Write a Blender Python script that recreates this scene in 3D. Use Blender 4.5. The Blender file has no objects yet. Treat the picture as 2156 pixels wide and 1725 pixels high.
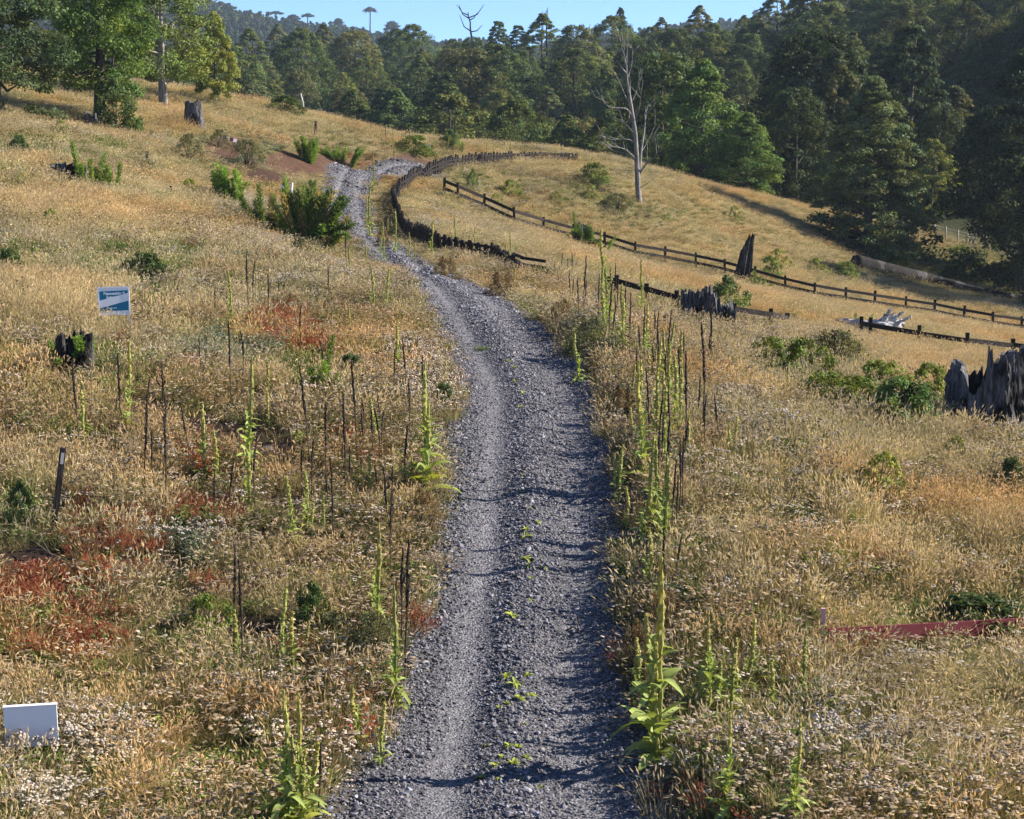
import bpy, math, random
import numpy as np
from mathutils import Vector, Matrix, Euler

R = math.radians
rng = np.random.default_rng(7)
random.seed(7)
scene = bpy.context.scene
COL = scene.collection

# ------------------------------------------------------------------ camera
W0, H0, F0 = 2156.0, 1725.0, 4023.0          # working pixel frame and focal length in it
HORIZON = 330.0
PITCH = math.atan((H0 / 2 - HORIZON) / F0)
CAM = np.array([0.0, 0.0, 7.0])
cam_data = bpy.data.cameras.new('camera')
cam_data.sensor_fit = 'HORIZONTAL'
cam_data.sensor_width = 36.0
cam_data.lens = F0 / W0 * 36.0
cam_data.clip_start = 0.5
cam_data.clip_end = 9000.0
cam = bpy.data.objects.new('camera', cam_data)
cam.location = CAM
cam.rotation_euler = (math.pi / 2 - PITCH, 0, 0)
COL.objects.link(cam)
scene.camera = cam

# ------------------------------------------------------------------ sky, sun, exposure
SUN_EL = R(31.0)
SUN_AZ = R(82.0)                  # clockwise from +Y: the sun stands to the side of the road
world = bpy.data.worlds.new('World')
scene.world = world
world.use_nodes = True
wn = world.node_tree
bg = wn.nodes['Background']
sky = wn.nodes.new('ShaderNodeTexSky')
sky.sky_type = 'NISHITA'
sky.sun_disc = False
sky.sun_elevation = SUN_EL
sky.sun_rotation = SUN_AZ
sky.altitude = 3000
sky.air_density = 0.75
sky.dust_density = 0.0
sky.ozone_density = 6.0
wn.links.new(sky.outputs[0], bg.inputs[0])
bg.inputs[1].default_value = 0.085
sd = bpy.data.lights.new('sun', 'SUN')
sd.energy = 5.0
sd.angle = R(0.53)
sd.color = (1.0, 0.92, 0.80)
sun = bpy.data.objects.new('sun', sd)
sdir = Vector((math.sin(SUN_AZ) * math.cos(SUN_EL), math.cos(SUN_AZ) * math.cos(SUN_EL), math.sin(SUN_EL)))
sun.rotation_euler = sdir.to_track_quat('Z', 'Y').to_euler()
sun.location = (60, 0, 60)
COL.objects.link(sun)
vs = scene.view_settings
vs.view_transform = 'Standard'
vs.look = 'None'
vs.exposure = 1.42
vs.gamma = 1.0
vs.use_curve_mapping = False
cy = scene.cycles
cy.max_bounces = 4
cy.diffuse_bounces = 2
cy.glossy_bounces = 2
cy.transmission_bounces = 2
cy.transparent_max_bounces = 4
cy.volume_bounces = 1
cy.use_denoising = True
cy.caustics_reflective = False
cy.caustics_refractive = False

# ------------------------------------------------------------------ terrain shape
def pt(u, v, d):
    """point seen at (u, v) of the working frame, d metres ahead"""
    a = (u - W0 / 2) / F0
    b = -(v - H0 / 2) / F0
    cp, sp = math.cos(PITCH), math.sin(PITCH)
    t = d / (cp + b * sp)
    return np.array([CAM[0] + t * a, d, CAM[2] + t * (-sp + b * cp)])

def proj(P):
    P = np.asarray(P, float) - CAM
    cp, sp = math.cos(PITCH), math.sin(PITCH)
    f = P[..., 1] * cp - P[..., 2] * sp
    up = P[..., 1] * sp + P[..., 2] * cp
    f = np.where(f < 0.1, 0.1, f)
    return W0 / 2 + F0 * P[..., 0] / f, H0 / 2 - F0 * up / f

survey = [
    (1080,1725,18.5),(1075,1600,20.5),(1095,1300,24.7),(1110,1000,30),(1100,840,35.5),(1040,690,44),(875,577,66),(745,500,80),(725,420,97),(790,382,108),
    (0,1725,18.2),(400,1725,18.4),(70,1570,20.5),(500,1450,22.3),(100,1300,24),(650,1150,27),(125,1120,26.5),(600,950,31),(0,950,29.5),(150,790,33.5),(500,760,37.5),(750,700,43),
    (240,695,37.5),(0,600,42),(450,600,47),(650,525,66),(200,500,52),(500,430,72),(358,410,70),(140,380,66),(310,340,78),(0,330,70),(430,320,88),(200,275,92),(0,240,88),
    (405,265,98),(330,225,108),(470,212,114),(600,300,104),(680,350,101),(700,258,119),(860,290,126),(860,345,114),
    (1430,1725,18.5),(2156,1725,18.8),(1600,1500,21.8),(2156,1450,22.6),(1400,1250,25.6),(1800,1200,26.6),(2156,1150,27.7),(1500,1000,30.6),(2156,1000,32),(1400,850,36),(1700,850,37),
    (2080,905,36),(1300,720,44),(1600,756,50),(1900,778,55),(2156,800,52),(1100,640,51),
    (1160,570,66),(1292,608,68),(1437,648,71),(1640,685,73),(1835,695,76),(2156,740,76),
    (935,402,106),(1080,460,110),(1337,517,114),(1653,590,116),(2156,690,116),(1000,500,80),(1500,600,92),(1900,668,94),
    (825,430,94),(870,375,107),(960,345,119),(1100,333,127),(1220,328,133),(1100,400,117),(1250,370,125),(1340,425,122),(1290,338,135),(1500,395,141),(1500,480,126),(1640,425,150),
    (1750,520,135),(1830,545,140),(2000,500,158),(2000,620,128),(2156,650,124),(2156,540,160),
]
cp_xyz = [pt(*s) for s in survey]
cp_xyz += [np.array(p, float) for p in [
    (-25,150,4.5),(-5,160,3.5),(15,165,3),(40,172,2.5),(60,175,-1),(-20,136,8.5),(-42,130,12),(-60,170,6),
    (-120,250,15),(-60,200,4),(0,200,1),(40,200,2),(78,205,9),(110,200,40),(150,200,70),(110,245,46),(150,250,78),(88,180,16),(140,175,36),(-80,450,25),(0,450,26.5),(60,450,31),(140,450,46),(60,300,21),(120,300,52),
    (-60,320,15),(0,300,14),(-200,450,30),(210,300,95),(200,150,25),(120,150,9),(120,120,-4),(-100,120,20),(-100,60,11),(-60,20,3.5),(60,20,0.8),(110,60,-2),(0,2,0.6),(0,-30,0.6)]]
cp_xyz = np.array(cp_xyz)
_S = 60.0
_P = cp_xyz[:, :2] / _S
def _phi(r2):
    return 0.5 * r2 * np.log(np.maximum(r2, 1e-12))
_n = len(_P)
_K = _phi(((_P[:, None] - _P[None]) ** 2).sum(-1)) + np.eye(_n) * 2e-4
_Q = np.hstack([np.ones((_n, 1)), _P])
_A = np.vstack([np.hstack([_K, _Q]), np.hstack([_Q.T, np.zeros((3, 3))])])
_sol = np.linalg.solve(_A, np.concatenate([cp_xyz[:, 2], np.zeros(3)]))

def tps(x, y):
    x = np.asarray(x, float); y = np.asarray(y, float)
    sh = x.shape
    p = np.stack([x.ravel(), y.ravel()], 1) / _S
    out = np.empty(len(p))
    for i in range(0, len(p), 40000):
        q = p[i:i + 40000]
        r2 = ((q[:, None] - _P[None]) ** 2).sum(-1)
        out[i:i + 40000] = _phi(r2) @ _sol[:_n] + _sol[_n] + q @ _sol[_n + 1:]
    return out.reshape(sh)

def sstep(a, b, x):
    t = np.clip((x - a) / (b - a), 0, 1)
    return t * t * (3 - 2 * t)

# value noise, cheap and smooth
_perm = np.random.default_rng(3).random((256, 256))
def vnoise(x, y):
    xi = np.floor(x).astype(int); yi = np.floor(y).astype(int)
    fx = x - xi; fy = y - yi
    fx = fx * fx * (3 - 2 * fx); fy = fy * fy * (3 - 2 * fy)
    g = lambda a, b: _perm[a & 255, b & 255]
    return (g(xi, yi) * (1 - fx) + g(xi + 1, yi) * fx) * (1 - fy) + (g(xi, yi + 1) * (1 - fx) + g(xi + 1, yi + 1) * fx) * fy
def fbm(x, y, o=3):
    s = 0; a = 0.5; n = 0
    for k in range(o):
        s = s + a * vnoise(x * 2 ** k + 17.3 * k, y * 2 ** k + 5.1 * k); n += a; a *= 0.5
    return s / n

# far mountain: ridge height as a function of the bearing x / y
_mx = (np.array([-900, 0, 430, 540, 640, 720, 800, 900, 1100, 1250, 1400, 1600, 2156, 3200]) - W0 / 2) / F0
_my = np.array([-120, -60, 10, 42, 62, 66, 80, 92, 108, 84, 68, 45, -40, -140])
_mz = 7 + (330 - _my) / F0 * 1500 - 13.5
def mountain(x, y):
    b = x / np.maximum(y, 50)
    top = np.interp(b, _mx, _mz) + 5 * (fbm(x / 60, y / 60) - 0.5)
    k = sstep(650, 1500, y)
    z = 14 + (top - 14) * k
    return z - np.maximum(y - 1520, 0) * 0.12

# road centre line, from the nearest metre to the bend behind the mound
_rpx = [(1090,1725,18.5),(1066,1617,20.2),(1090,1483,22),(1092,1350,23.9),(1110,1217,26),(1117,1100,28),(1118,975,30.6),(1116,842,35.4),(1085,760,39),(1020,675,45.5),(945,620,55),(868,577,66),(790,535,74),(748,500,80),(728,460,88),(728,422,97),(755,398,104),(800,384,109),(850,378,113)]
_rw = np.array([[pt(*p)[0], p[2]] for p in _rpx])
_rw = np.vstack([[_rw[0] + (_rw[0] - _rw[1]) * 6], [_rw[0] + (_rw[0] - _rw[1]) * 2], _rw, [_rw[-1] + np.array([1.5, 1.0])]])
def catmull(P, n):
    P = np.vstack([2 * P[0] - P[1], P, 2 * P[-1] - P[-2]])
    out = []
    t = np.linspace(0, 1, n, endpoint=False)[:, None]
    for i in range(1, len(P) - 2):
        a, b, c, d = P[i - 1], P[i], P[i + 1], P[i + 2]
        out.append(0.5 * (2 * b + (c - a) * t + (2 * a - 5 * b + 4 * c - d) * t * t + (3 * b - a - 3 * c + d) * t ** 3))
    out.append(P[-2:-1])
    return np.vstack(out)
def resample(P, step):
    s = np.concatenate([[0], np.cumsum(np.linalg.norm(np.diff(P, axis=0), axis=1))])
    q = np.arange(0, s[-1], step)
    return np.stack([np.interp(q, s, P[:, k]) for k in range(P.shape[1])], 1)
ROAD = resample(catmull(_rw, 24), 0.25)
_k = np.ones(9) / 9
ROAD[4:-4] = np.stack([np.convolve(ROAD[:, i], _k, 'valid') for i in (0, 1)], 1)
_rt = np.gradient(ROAD, axis=0); _rt /= np.linalg.norm(_rt, axis=1, keepdims=True)
_rn = np.stack([_rt[:, 1], -_rt[:, 0]], 1)           # points to the fence side
HALF = 1.42
def narrow(y):
    return 1 - 0.28 * sstep(44, 68, y) + 0.16 * (1 - sstep(18.5, 21.5, y))          # the track tightens towards the bend
def road_coord(x, y):
    """signed distance to the road centre (positive on the fence side) and index along it"""
    x = np.asarray(x, float); y = np.asarray(y, float); sh = x.shape
    p = np.stack([x.ravel(), y.ravel()], 1)
    off = np.full(len(p), 999.0); idx = np.zeros(len(p), int)
    sub = ROAD[::2]
    near = np.where((p[:, 1] > -8) & (p[:, 1] < 150) & (np.abs(p[:, 0]) < 30))[0]
    for i in range(0, len(near), 30000):
        j = near[i:i + 30000]
        d2 = ((p[j, None] - sub[None]) ** 2).sum(-1)
        k = d2.argmin(1) * 2
        idx[j] = k
        o_ = ((p[j] - ROAD[k]) * _rn[k]).sum(1)
        end = (k == 0) | (k >= len(ROAD) - 3)
        off[j] = np.where(end, np.where(o_ < 0, -1, 1) * np.sqrt(d2.min(1)), o_) / narrow(ROAD[k, 1])
    return off.reshape(sh), idx.reshape(sh)

def ground_base(x, y):
    x = np.asarray(x, float); y = np.asarray(y, float)
    z = tps(x, np.minimum(y, 560))
    m = mountain(x, y)
    k = sstep(430, 620, y)
    z = z * (1 - k) + m * k
    wide = sstep(180, 350, np.abs(x) - 0.2 * y)
    z = z * (1 - wide) + (10 + 0.05 * np.abs(x)) * wide * (1 - k) + m * wide * k
    return z
def ground(x, y, cut=True):
    x = np.asarray(x, float); y = np.asarray(y, float)
    z = ground_base(x, y)
    off, idx = road_coord(x, y)
    a = np.abs(off)
    fade = sstep(1.35, 2.1, a)
    # hummocky meadow
    z = z + fade * (0.34 * (fbm(x / 3.1 + 9, y / 3.1) - 0.5) + 0.10 * (fbm(x / 0.8, y / 0.8 + 4) - 0.5))
    # the banks beside the track: higher on the fence side
    z = z + np.where(off > 0, 0.32, 0.12) * sstep(1.35, 2.2, a) * (1 - sstep(3.0, 6.5, a)) * (1 - 0.9 * sstep(42, 58, y))
    if cut:
        z = z - 0.16 * (1 - sstep(0.9, 1.5, a))
    return z
def road_z(x, y, off):
    # the track itself: two wheel ruts with a crown of loose stones between them
    z = ground_base(x, y)
    z = z - 0.055 * np.exp(-((off + 0.62) / 0.30) ** 2) - 0.05 * np.exp(-((off - 0.72) / 0.33) ** 2)
    z = z + 0.05 * np.exp(-(off / 0.28) ** 2) + 0.03 * (fbm(x / 0.5, y / 0.5) - 0.5)
    return z - 0.10 * sstep(1.35, 1.75, np.abs(off))
def gz(x, y):
    return float(ground(np.array([x]), np.array([y]), cut=False)[0])

def at_many(uv):
    """where the sight lines through (u, v) meet the ground"""
    uv = np.asarray(uv, float)
    n = len(uv)
    ds = np.concatenate([np.arange(12, 60, 0.25), np.arange(60, 175, 0.5)])
    a = (uv[:, 0] - W0 / 2) / F0; b = -(uv[:, 1] - H0 / 2) / F0
    cp, sp = math.cos(PITCH), math.sin(PITCH)
    t = ds[None] / (cp + b * sp)[:, None]
    X = t * a[:, None]; Y = np.broadcast_to(ds[None], X.shape); Z = CAM[2] + t * (-sp + b * cp)[:, None]
    g = ground(X, Y, cut=False)
    hit = Z <= g
    first = np.where(hit.any(1), hit.argmax(1), len(ds) - 1)
    out = []
    for i in range(n):
        k = first[i]
        if k > 0:
            e0 = Z[i, k - 1] - g[i, k - 1]; e1 = g[i, k] - Z[i, k]
            w = e0 / max(e0 + e1, 1e-9)
            w = min(max(w, 0), 1)
            x = X[i, k - 1] * (1 - w) + X[i, k] * w; y = ds[k - 1] * (1 - w) + ds[k] * w
        else:
            x, y = X[i, k], ds[k]
        out.append((x, y))
    out = np.array(out)
    return np.column_stack([out, ground(out[:, 0], out[:, 1], cut=False)])
def at(u, v):
    return at_many([(u, v)])[0]

# ------------------------------------------------------------------ helpers
def tag(o, label=None, cat=None, group=None, kind=None):
    if label: o['label'] = label
    if cat: o['category'] = cat
    if group: o['group'] = group
    if kind: o['kind'] = kind
    return o

def make_mesh(name, V, F, mat=None, col=None, smooth=False):
    """V (n,3); F a list of index arrays, each (m,3) or (m,4); col (n,3) goes to the colour attribute Col"""
    V = np.asarray(V, np.float32)
    if isinstance(F, np.ndarray): F = [F]
    F = [np.asarray(f, np.int32) for f in F if len(f)]
    me = bpy.data.meshes.new(name)
    me.vertices.add(len(V)); me.vertices.foreach_set('co', V.ravel())
    nl = sum(f.size for f in F); nf = sum(len(f) for f in F)
    me.loops.add(nl); me.polygons.add(nf)
    me.loops.foreach_set('vertex_index', np.concatenate([f.ravel() for f in F]))
    tot = np.concatenate([np.full(len(f), f.shape[1], np.int32) for f in F])
    start = np.concatenate([[0], np.cumsum(tot)[:-1]]).astype(np.int32)
    me.polygons.foreach_set('loop_start', start)
    me.polygons.foreach_set('loop_total', tot)
    me.polygons.foreach_set('use_smooth', np.full(nf, bool(smooth)))
    if col is not None:
        col = np.asarray(col, np.float32)
        if col.ndim == 1: col = np.tile(col, (len(V), 1))
        a = me.attributes.new('Col', 'FLOAT_COLOR', 'POINT')
        a.data.foreach_set('color', np.column_stack([col, np.ones(len(V), np.float32)]).astype(np.float32).ravel())
    me.update(calc_edges=True)
    if mat: me.materials.append(mat)
    return me

def link(name, data, parent=None, loc=None, rot=None, scl=None):
    o = bpy.data.objects.new(name, data)
    COL.objects.link(o)
    if parent: o.parent = parent
    if loc is not None: o.location = tuple(float(c) for c in loc)
    if rot is not None: o.rotation_euler = rot
    if scl is not None: o.scale = (scl, scl, scl) if np.isscalar(scl) else scl
    return o
def empty(name, loc, rz=0, scl=1.0, label=None, cat=None, group=None):
    o = bpy.data.objects.new(name, None)
    o.empty_display_size = 0.2
    COL.objects.link(o)
    o.location = tuple(float(c) for c in loc); o.rotation_euler = (0, 0, rz); o.scale = (scl, scl, scl)
    return tag(o, label, cat, group)

class Geo:
    """collects pieces of one mesh"""
    def __init__(self): self.V = []; self.F3 = []; self.F4 = []; self.C = []; self.n = 0
    def add(self, V, F, col=(1, 1, 1)):
        V = np.asarray(V, float); F = np.asarray(F)
        self.V.append(V)
        (self.F3 if F.shape[1] == 3 else self.F4).append(F + self.n)
        c = np.asarray(col, float)
        self.C.append(np.tile(c, (len(V), 1)) if c.ndim == 1 else c)
        self.n += len(V)
        return self
    def mesh(self, name, mat=None, smooth=False):
        F = []
        if self.F3: F.append(np.vstack(self.F3))
        if self.F4: F.append(np.vstack(self.F4))
        return make_mesh(name, np.vstack(self.V), F, mat, np.vstack(self.C), smooth)

def tube(path, rad, n=6, cap=True):
    path = np.asarray(path, float); m = len(path)
    rad = np.broadcast_to(np.asarray(rad, float), (m,))
    t = np.gradient(path, axis=0); t /= np.maximum(np.linalg.norm(t, axis=1, keepdims=True), 1e-9)
    ref = np.where(np.abs(t[:, 2:3]) > 0.9, [[1.0, 0, 0]], [[0, 0, 1.0]])
    a = np.cross(t, ref); a /= np.maximum(np.linalg.norm(a, axis=1, keepdims=True), 1e-9)
    b = np.cross(t, a)
    th = np.linspace(0, 2 * np.pi, n, endpoint=False)
    V = path[:, None] + rad[:, None, None] * (a[:, None] * np.cos(th)[None, :, None] + b[:, None] * np.sin(th)[None, :, None])
    V = V.reshape(-1, 3)
    i = np.arange(m - 1)[:, None] * n; k = np.arange(n)[None]
    F = np.stack([i + k, i + (k + 1) % n, i + n + (k + 1) % n, i + n + k], -1).reshape(-1, 4)
    if cap:
        V = np.vstack([V, path[:1], path[-1:]])
        c0, c1 = m * n, m * n + 1
        k = np.arange(n); e = (m - 1) * n
        # close the ends with quads that share the centre
        kk = np.arange(0, n - n % 2, 2)
        F = np.vstack([F, np.stack([np.full(len(kk), c0), (kk + 2) % n, (kk + 1) % n, kk], 1),
                       np.stack([np.full(len(kk), c1), e + kk, e + (kk + 1) % n, e + (kk + 2) % n], 1)])
    return V, F

def box(cx, cy, cz, sx, sy, sz):
    s = np.array([[-1,-1,-1],[1,-1,-1],[1,1,-1],[-1,1,-1],[-1,-1,1],[1,-1,1],[1,1,1],[-1,1,1]], float) * 0.5
    V = s * [sx, sy, sz] + [cx, cy, cz]
    F = np.array([[0,3,2,1],[4,5,6,7],[0,1,5,4],[1,2,6,5],[2,3,7,6],[3,0,4,7]])
    return V, F

def unit(v):
    v = np.asarray(v, float)
    return v / np.maximum(np.linalg.norm(v, axis=-1, keepdims=True), 1e-9)

def leaf_quads(P, N, L, wid=0.55, r=rng, T=None):
    """a pointed four-cornered leaf at every P with normal N and length L; T optionally the pointing direction"""
    n = len(P)
    if T is None: T = r.normal(size=(n, 3))
    N = unit(N)
    T = unit(T - (T * N).sum(1, keepdims=True) * N)
    B = np.cross(N, T)
    L = np.broadcast_to(L, (n,))[:, None]
    V = np.stack([P - T * L * 0.5, P + B * L * wid * 0.5 + T * L * 0.05, P + T * L * 0.5, P - B * L * wid * 0.5 + T * L * 0.05], 1).reshape(-1, 3)
    F = np.arange(4 * n).reshape(-1, 4)
    return V, F

# ------------------------------------------------------------------ materials
def mat_new(name):
    m = bpy.data.materials.new(name); m.use_nodes = True
    nt = m.node_tree
    for n in list(nt.nodes): nt.nodes.remove(n)
    out = nt.nodes.new('ShaderNodeOutputMaterial')
    return m, nt, out
def N_(nt, typ, **kw):
    n = nt.nodes.new(typ)
    for k, v in kw.items(): setattr(n, k, v)
    return n
def setin(n, **kw):
    for k, v in kw.items(): n.inputs[k].default_value = v
    return n
def mixcol(nt, fac, a, b, mode='MIX'):
    n = N_(nt, 'ShaderNodeMix', data_type='RGBA', blend_type=mode)
    for s, v in ((0, fac), (6, a), (7, b)):
        if hasattr(v, 'is_output') or hasattr(v, 'links'): nt.links.new(v, n.inputs[s])
        else: n.inputs[s].default_value = v if s == 0 else ((*v, 1) if len(v) == 3 else v)
    return n.outputs[2]
def noise(nt, scale, detail=4, rough=0.55, vec=None, dist=0.0):
    n = N_(nt, 'ShaderNodeTexNoise')
    setin(n, Scale=scale, Detail=detail, Roughness=rough, Distortion=dist)
    if vec is not None: nt.links.new(vec, n.inputs['Vector'])
    return n
def ramp(nt, fac, stops):
    n = N_(nt, 'ShaderNodeValToRGB')
    e = n.color_ramp.elements
    while len(e) < len(stops): e.new(0.5)
    for k, (p, c) in enumerate(stops):
        e[k].position = p; e[k].color = (*c, 1) if len(c) == 3 else c
    nt.links.new(fac, n.inputs[0])
    return n.outputs[0]
def texco(nt, kind='Object', scale=(1, 1, 1)):
    t = N_(nt, 'ShaderNodeTexCoord'); m = N_(nt, 'ShaderNodeMapping')
    m.inputs['Scale'].default_value = scale
    nt.links.new(t.outputs[kind], m.inputs[0])
    return m.outputs[0]

def foliage_mat(name, trans=0.35, rough=0.55, spec=0.25, tint='none', tcol=(1.15, 1.1, 0.55)):
    """leaf and blade surface: mesh colour times the tint of the plant, part of the light passing through"""
    m, nt, out = mat_new(name)
    a = N_(nt, 'ShaderNodeAttribute', attribute_name='Col')
    c = a.outputs['Color']
    if tint == 'instancer':
        b = N_(nt, 'ShaderNodeAttribute', attribute_name='tint', attribute_type='INSTANCER')
        c = mixcol(nt, 1.0, c, b.outputs['Color'], 'MULTIPLY')
    elif tint == 'object':
        b = N_(nt, 'ShaderNodeObjectInfo')
        c = mixcol(nt, 1.0, c, b.outputs['Color'], 'MULTIPLY')
    p = N_(nt, 'ShaderNodeBsdfPrincipled')
    nt.links.new(c, p.inputs['Base Color'])
    p.inputs['Roughness'].default_value = rough
    p.inputs['Specular IOR Level'].default_value = spec
    if trans > 0:
        t = N_(nt, 'ShaderNodeBsdfTranslucent')
        nt.links.new(mixcol(nt, 1.0, c, tcol, 'MULTIPLY'), t.inputs[0])
        mx = N_(nt, 'ShaderNodeMixShader'); mx.inputs[0].default_value = trans
        nt.links.new(p.outputs[0], mx.inputs[1]); nt.links.new(t.outputs[0], mx.inputs[2])
        nt.links.new(mx.outputs[0], out.inputs[0])
    else:
        nt.links.new(p.outputs[0], out.inputs[0])
    return m

M_leaf = foliage_mat('tree_leaves', 0.30, 0.65, 0.12, 'object')
M_plant = foliage_mat('plant_leaves', 0.35, 0.6, 0.2, 'object')
M_tuft = foliage_mat('meadow_plants', 0.28, 0.7, 0.15, 'instancer', (1.05, 1.0, 0.8))
M_far = foliage_mat('distant_leaves', 0.15, 0.7, 0.1, 'instancer')

def wood_mat(name, dark, light, charred=0.0, scale=(9, 9, 0.8), bump=0.5):
    """weathered wood: long fibres, dark checks and patches of char"""
    m, nt, out = mat_new(name)
    vec = texco(nt, 'Object', scale)
    n1 = noise(nt, 2.2, 8, 0.65, vec, 0.6)
    c = ramp(nt, n1.outputs[0], [(0.28, tuple(0.35 * x for x in dark)), (0.42, dark), (0.60, light), (0.8, tuple(min(1, 1.25 * x) for x in light))])
    if charred > 0:
        n2 = noise(nt, 1.1, 3, 0.6, texco(nt, 'Object', (1, 1, 0.6)))
        k = ramp(nt, n2.outputs[0], [(0.62 - 0.3 * charred, (0, 0, 0)), (0.72 - 0.3 * charred, (1, 1, 1))])
        c = mixcol(nt, k, c, (0.012, 0.010, 0.010))
    p = N_(nt, 'ShaderNodeBsdfPrincipled')
    nt.links.new(c, p.inputs['Base Color'])
    setin(p, Roughness=0.85); p.inputs['Specular IOR Level'].default_value = 0.15
    b = N_(nt, 'ShaderNodeBump'); b.inputs['Strength'].default_value = bump; b.inputs['Distance'].default_value = 0.03
    nt.links.new(n1.outputs[0], b.inputs['Height']); nt.links.new(b.outputs[0], p.inputs['Normal'])
    nt.links.new(p.outputs[0], out.inputs[0])
    return m
M_grey = wood_mat('weathered_grey_wood', (0.05, 0.048, 0.052), (0.15, 0.147, 0.156), 0.4)
M_white = wood_mat('bleached_wood', (0.26, 0.25, 0.25), (0.55, 0.53, 0.52), 0.0)
M_char = wood_mat('charred_wood', (0.035, 0.032, 0.032), (0.11, 0.105, 0.11), 0.75)
M_bark = wood_mat('bark', (0.045, 0.036, 0.03), (0.12, 0.10, 0.085), 0.0, (5, 5, 1.2))
M_palebark = wood_mat('pale_bark', (0.16, 0.14, 0.125), (0.34, 0.31, 0.28), 0.0, (5, 5, 1.0))
M_deadbark = wood_mat('dead_bark', (0.09, 0.083, 0.08), (0.26, 0.245, 0.235), 0.0, (6, 6, 0.7))
M_fence = wood_mat('dark_stained_timber', (0.010, 0.008, 0.008), (0.032, 0.026, 0.024), 0.0, (6, 6, 6), 0.3)
M_postwood = wood_mat('dark_post_timber', (0.016, 0.012, 0.012), (0.05, 0.04, 0.038), 0.0, (12, 12, 1.5), 0.3)

def flat_mat(name, col, rough=0.6, var=0.12, scale=6, spec=0.3):
    m, nt, out = mat_new(name)
    n1 = noise(nt, scale, 5, 0.6, texco(nt))
    c = mixcol(nt, n1.outputs[0], tuple(x * (1 - var) for x in col), tuple(min(1, x * (1 + var)) for x in col))
    p = N_(nt, 'ShaderNodeBsdfPrincipled')
    nt.links.new(c, p.inputs['Base Color']); setin(p, Roughness=rough)
    p.inputs['Specular IOR Level'].default_value = spec
    nt.links.new(p.outputs[0], out.inputs[0])
    return m
M_board = flat_mat('white_sign_board', (0.78, 0.78, 0.80), 0.5, 0.05)
M_teal = flat_mat('teal_sign_print', (0.012, 0.17, 0.27), 0.45, 0.08)
M_text = flat_mat('white_sign_lettering', (0.75, 0.78, 0.8), 0.5, 0.02)
M_signleg = flat_mat('grey_sign_leg', (0.42, 0.40, 0.40), 0.7, 0.15)
M_red = flat_mat('red_painted_plank', (0.13, 0.018, 0.024), 0.7, 0.4, 8)
M_redwhite = flat_mat('white_paint', (0.75, 0.73, 0.72), 0.6, 0.1)
M_label = flat_mat('metal_label', (0.35, 0.34, 0.33), 0.4, 0.1)
M_palepost = wood_mat('pale_fence_post', (0.22, 0.20, 0.18), (0.46, 0.43, 0.40), 0.0, (8, 8, 1.5), 0.3)
M_bluepost = flat_mat('pale_blue_post', (0.45, 0.58, 0.70), 0.5, 0.05)
M_stone = flat_mat('dark_rock', (0.10, 0.09, 0.09), 0.85, 0.4, 5, 0.2)

# gravel and soil
def ground_material():
    m, nt, out = mat_new('meadow_soil')
    a = N_(nt, 'ShaderNodeAttribute', attribute_name='Col')
    vec = texco(nt, 'Object')
    n1 = noise(nt, 2.5, 8, 0.7, vec)
    n2 = noise(nt, 30, 4, 0.7, vec)
    c = mixcol(nt, 1.0, a.outputs['Color'], ramp(nt, n1.outputs[0], [(0.3, (0.6, 0.6, 0.6)), (0.7, (1.35, 1.3, 1.25))]), 'MULTIPLY')
    c = mixcol(nt, 0.7, c, ramp(nt, n2.outputs[0], [(0.3, (0.45, 0.45, 0.45)), (0.7, (1.4, 1.4, 1.4))]), 'MULTIPLY')
    p = N_(nt, 'ShaderNodeBsdfPrincipled')
    nt.links.new(c, p.inputs['Base Color']); setin(p, Roughness=0.95)
    p.inputs['Specular IOR Level'].default_value = 0.05
    b = N_(nt, 'ShaderNodeBump'); setin(b, Strength=0.8, Distance=0.06)
    nt.links.new(n2.outputs[0], b.inputs['Height']); nt.links.new(b.outputs[0], p.inputs['Normal'])
    nt.links.new(p.outputs[0], out.inputs[0])
    return m
M_ground = ground_material()
def gravel_material():
    m, nt, out = mat_new('gravel_bed')
    vec = texco(nt, 'Object')
    v = N_(nt, 'ShaderNodeTexVoronoi'); setin(v, Scale=34.0); nt.links.new(vec, v.inputs['Vector'])
    n1 = noise(nt, 1.3, 5, 0.6, vec)
    bw = N_(nt, 'ShaderNodeRGBToBW'); nt.links.new(v.outputs['Color'], bw.inputs[0])
    c = ramp(nt, bw.outputs[0], [(0.15, (0.045, 0.047, 0.056)), (0.5, (0.085, 0.087, 0.10)), (0.85, (0.15, 0.152, 0.168))])
    c = mixcol(nt, 1.0, c, ramp(nt, n1.outputs[0], [(0.3, (0.8, 0.8, 0.8)), (0.7, (1.15, 1.12, 1.1))]), 'MULTIPLY')
    rut = N_(nt, 'ShaderNodeAttribute', attribute_name='Col')
    c = mixcol(nt, 1.0, c, rut.outputs['Color'], 'MULTIPLY')
    p = N_(nt, 'ShaderNodeBsdfPrincipled')
    nt.links.new(c, p.inputs['Base Color']); setin(p, Roughness=0.8)
    p.inputs['Specular IOR Level'].default_value = 0.2
    b = N_(nt, 'ShaderNodeBump'); setin(b, Strength=0.9, Distance=0.02); b.invert = True
    nt.links.new(v.outputs['Distance'], b.inputs['Height']); nt.links.new(b.outputs[0], p.inputs['Normal'])
    nt.links.new(p.outputs[0], out.inputs[0])
    return m
M_gravel = gravel_material()
def stone_material():
    m, nt, out = mat_new('crushed_stone')
    b = N_(nt, 'ShaderNodeAttribute', attribute_name='tint', attribute_type='INSTANCER')
    p = N_(nt, 'ShaderNodeBsdfPrincipled')
    nt.links.new(b.outputs['Color'], p.inputs['Base Color']); setin(p, Roughness=0.62)
    p.inputs['Specular IOR Level'].default_value = 0.35
    nt.links.new(p.outputs[0], out.inputs[0])
    return m
M_chip = stone_material()

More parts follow.
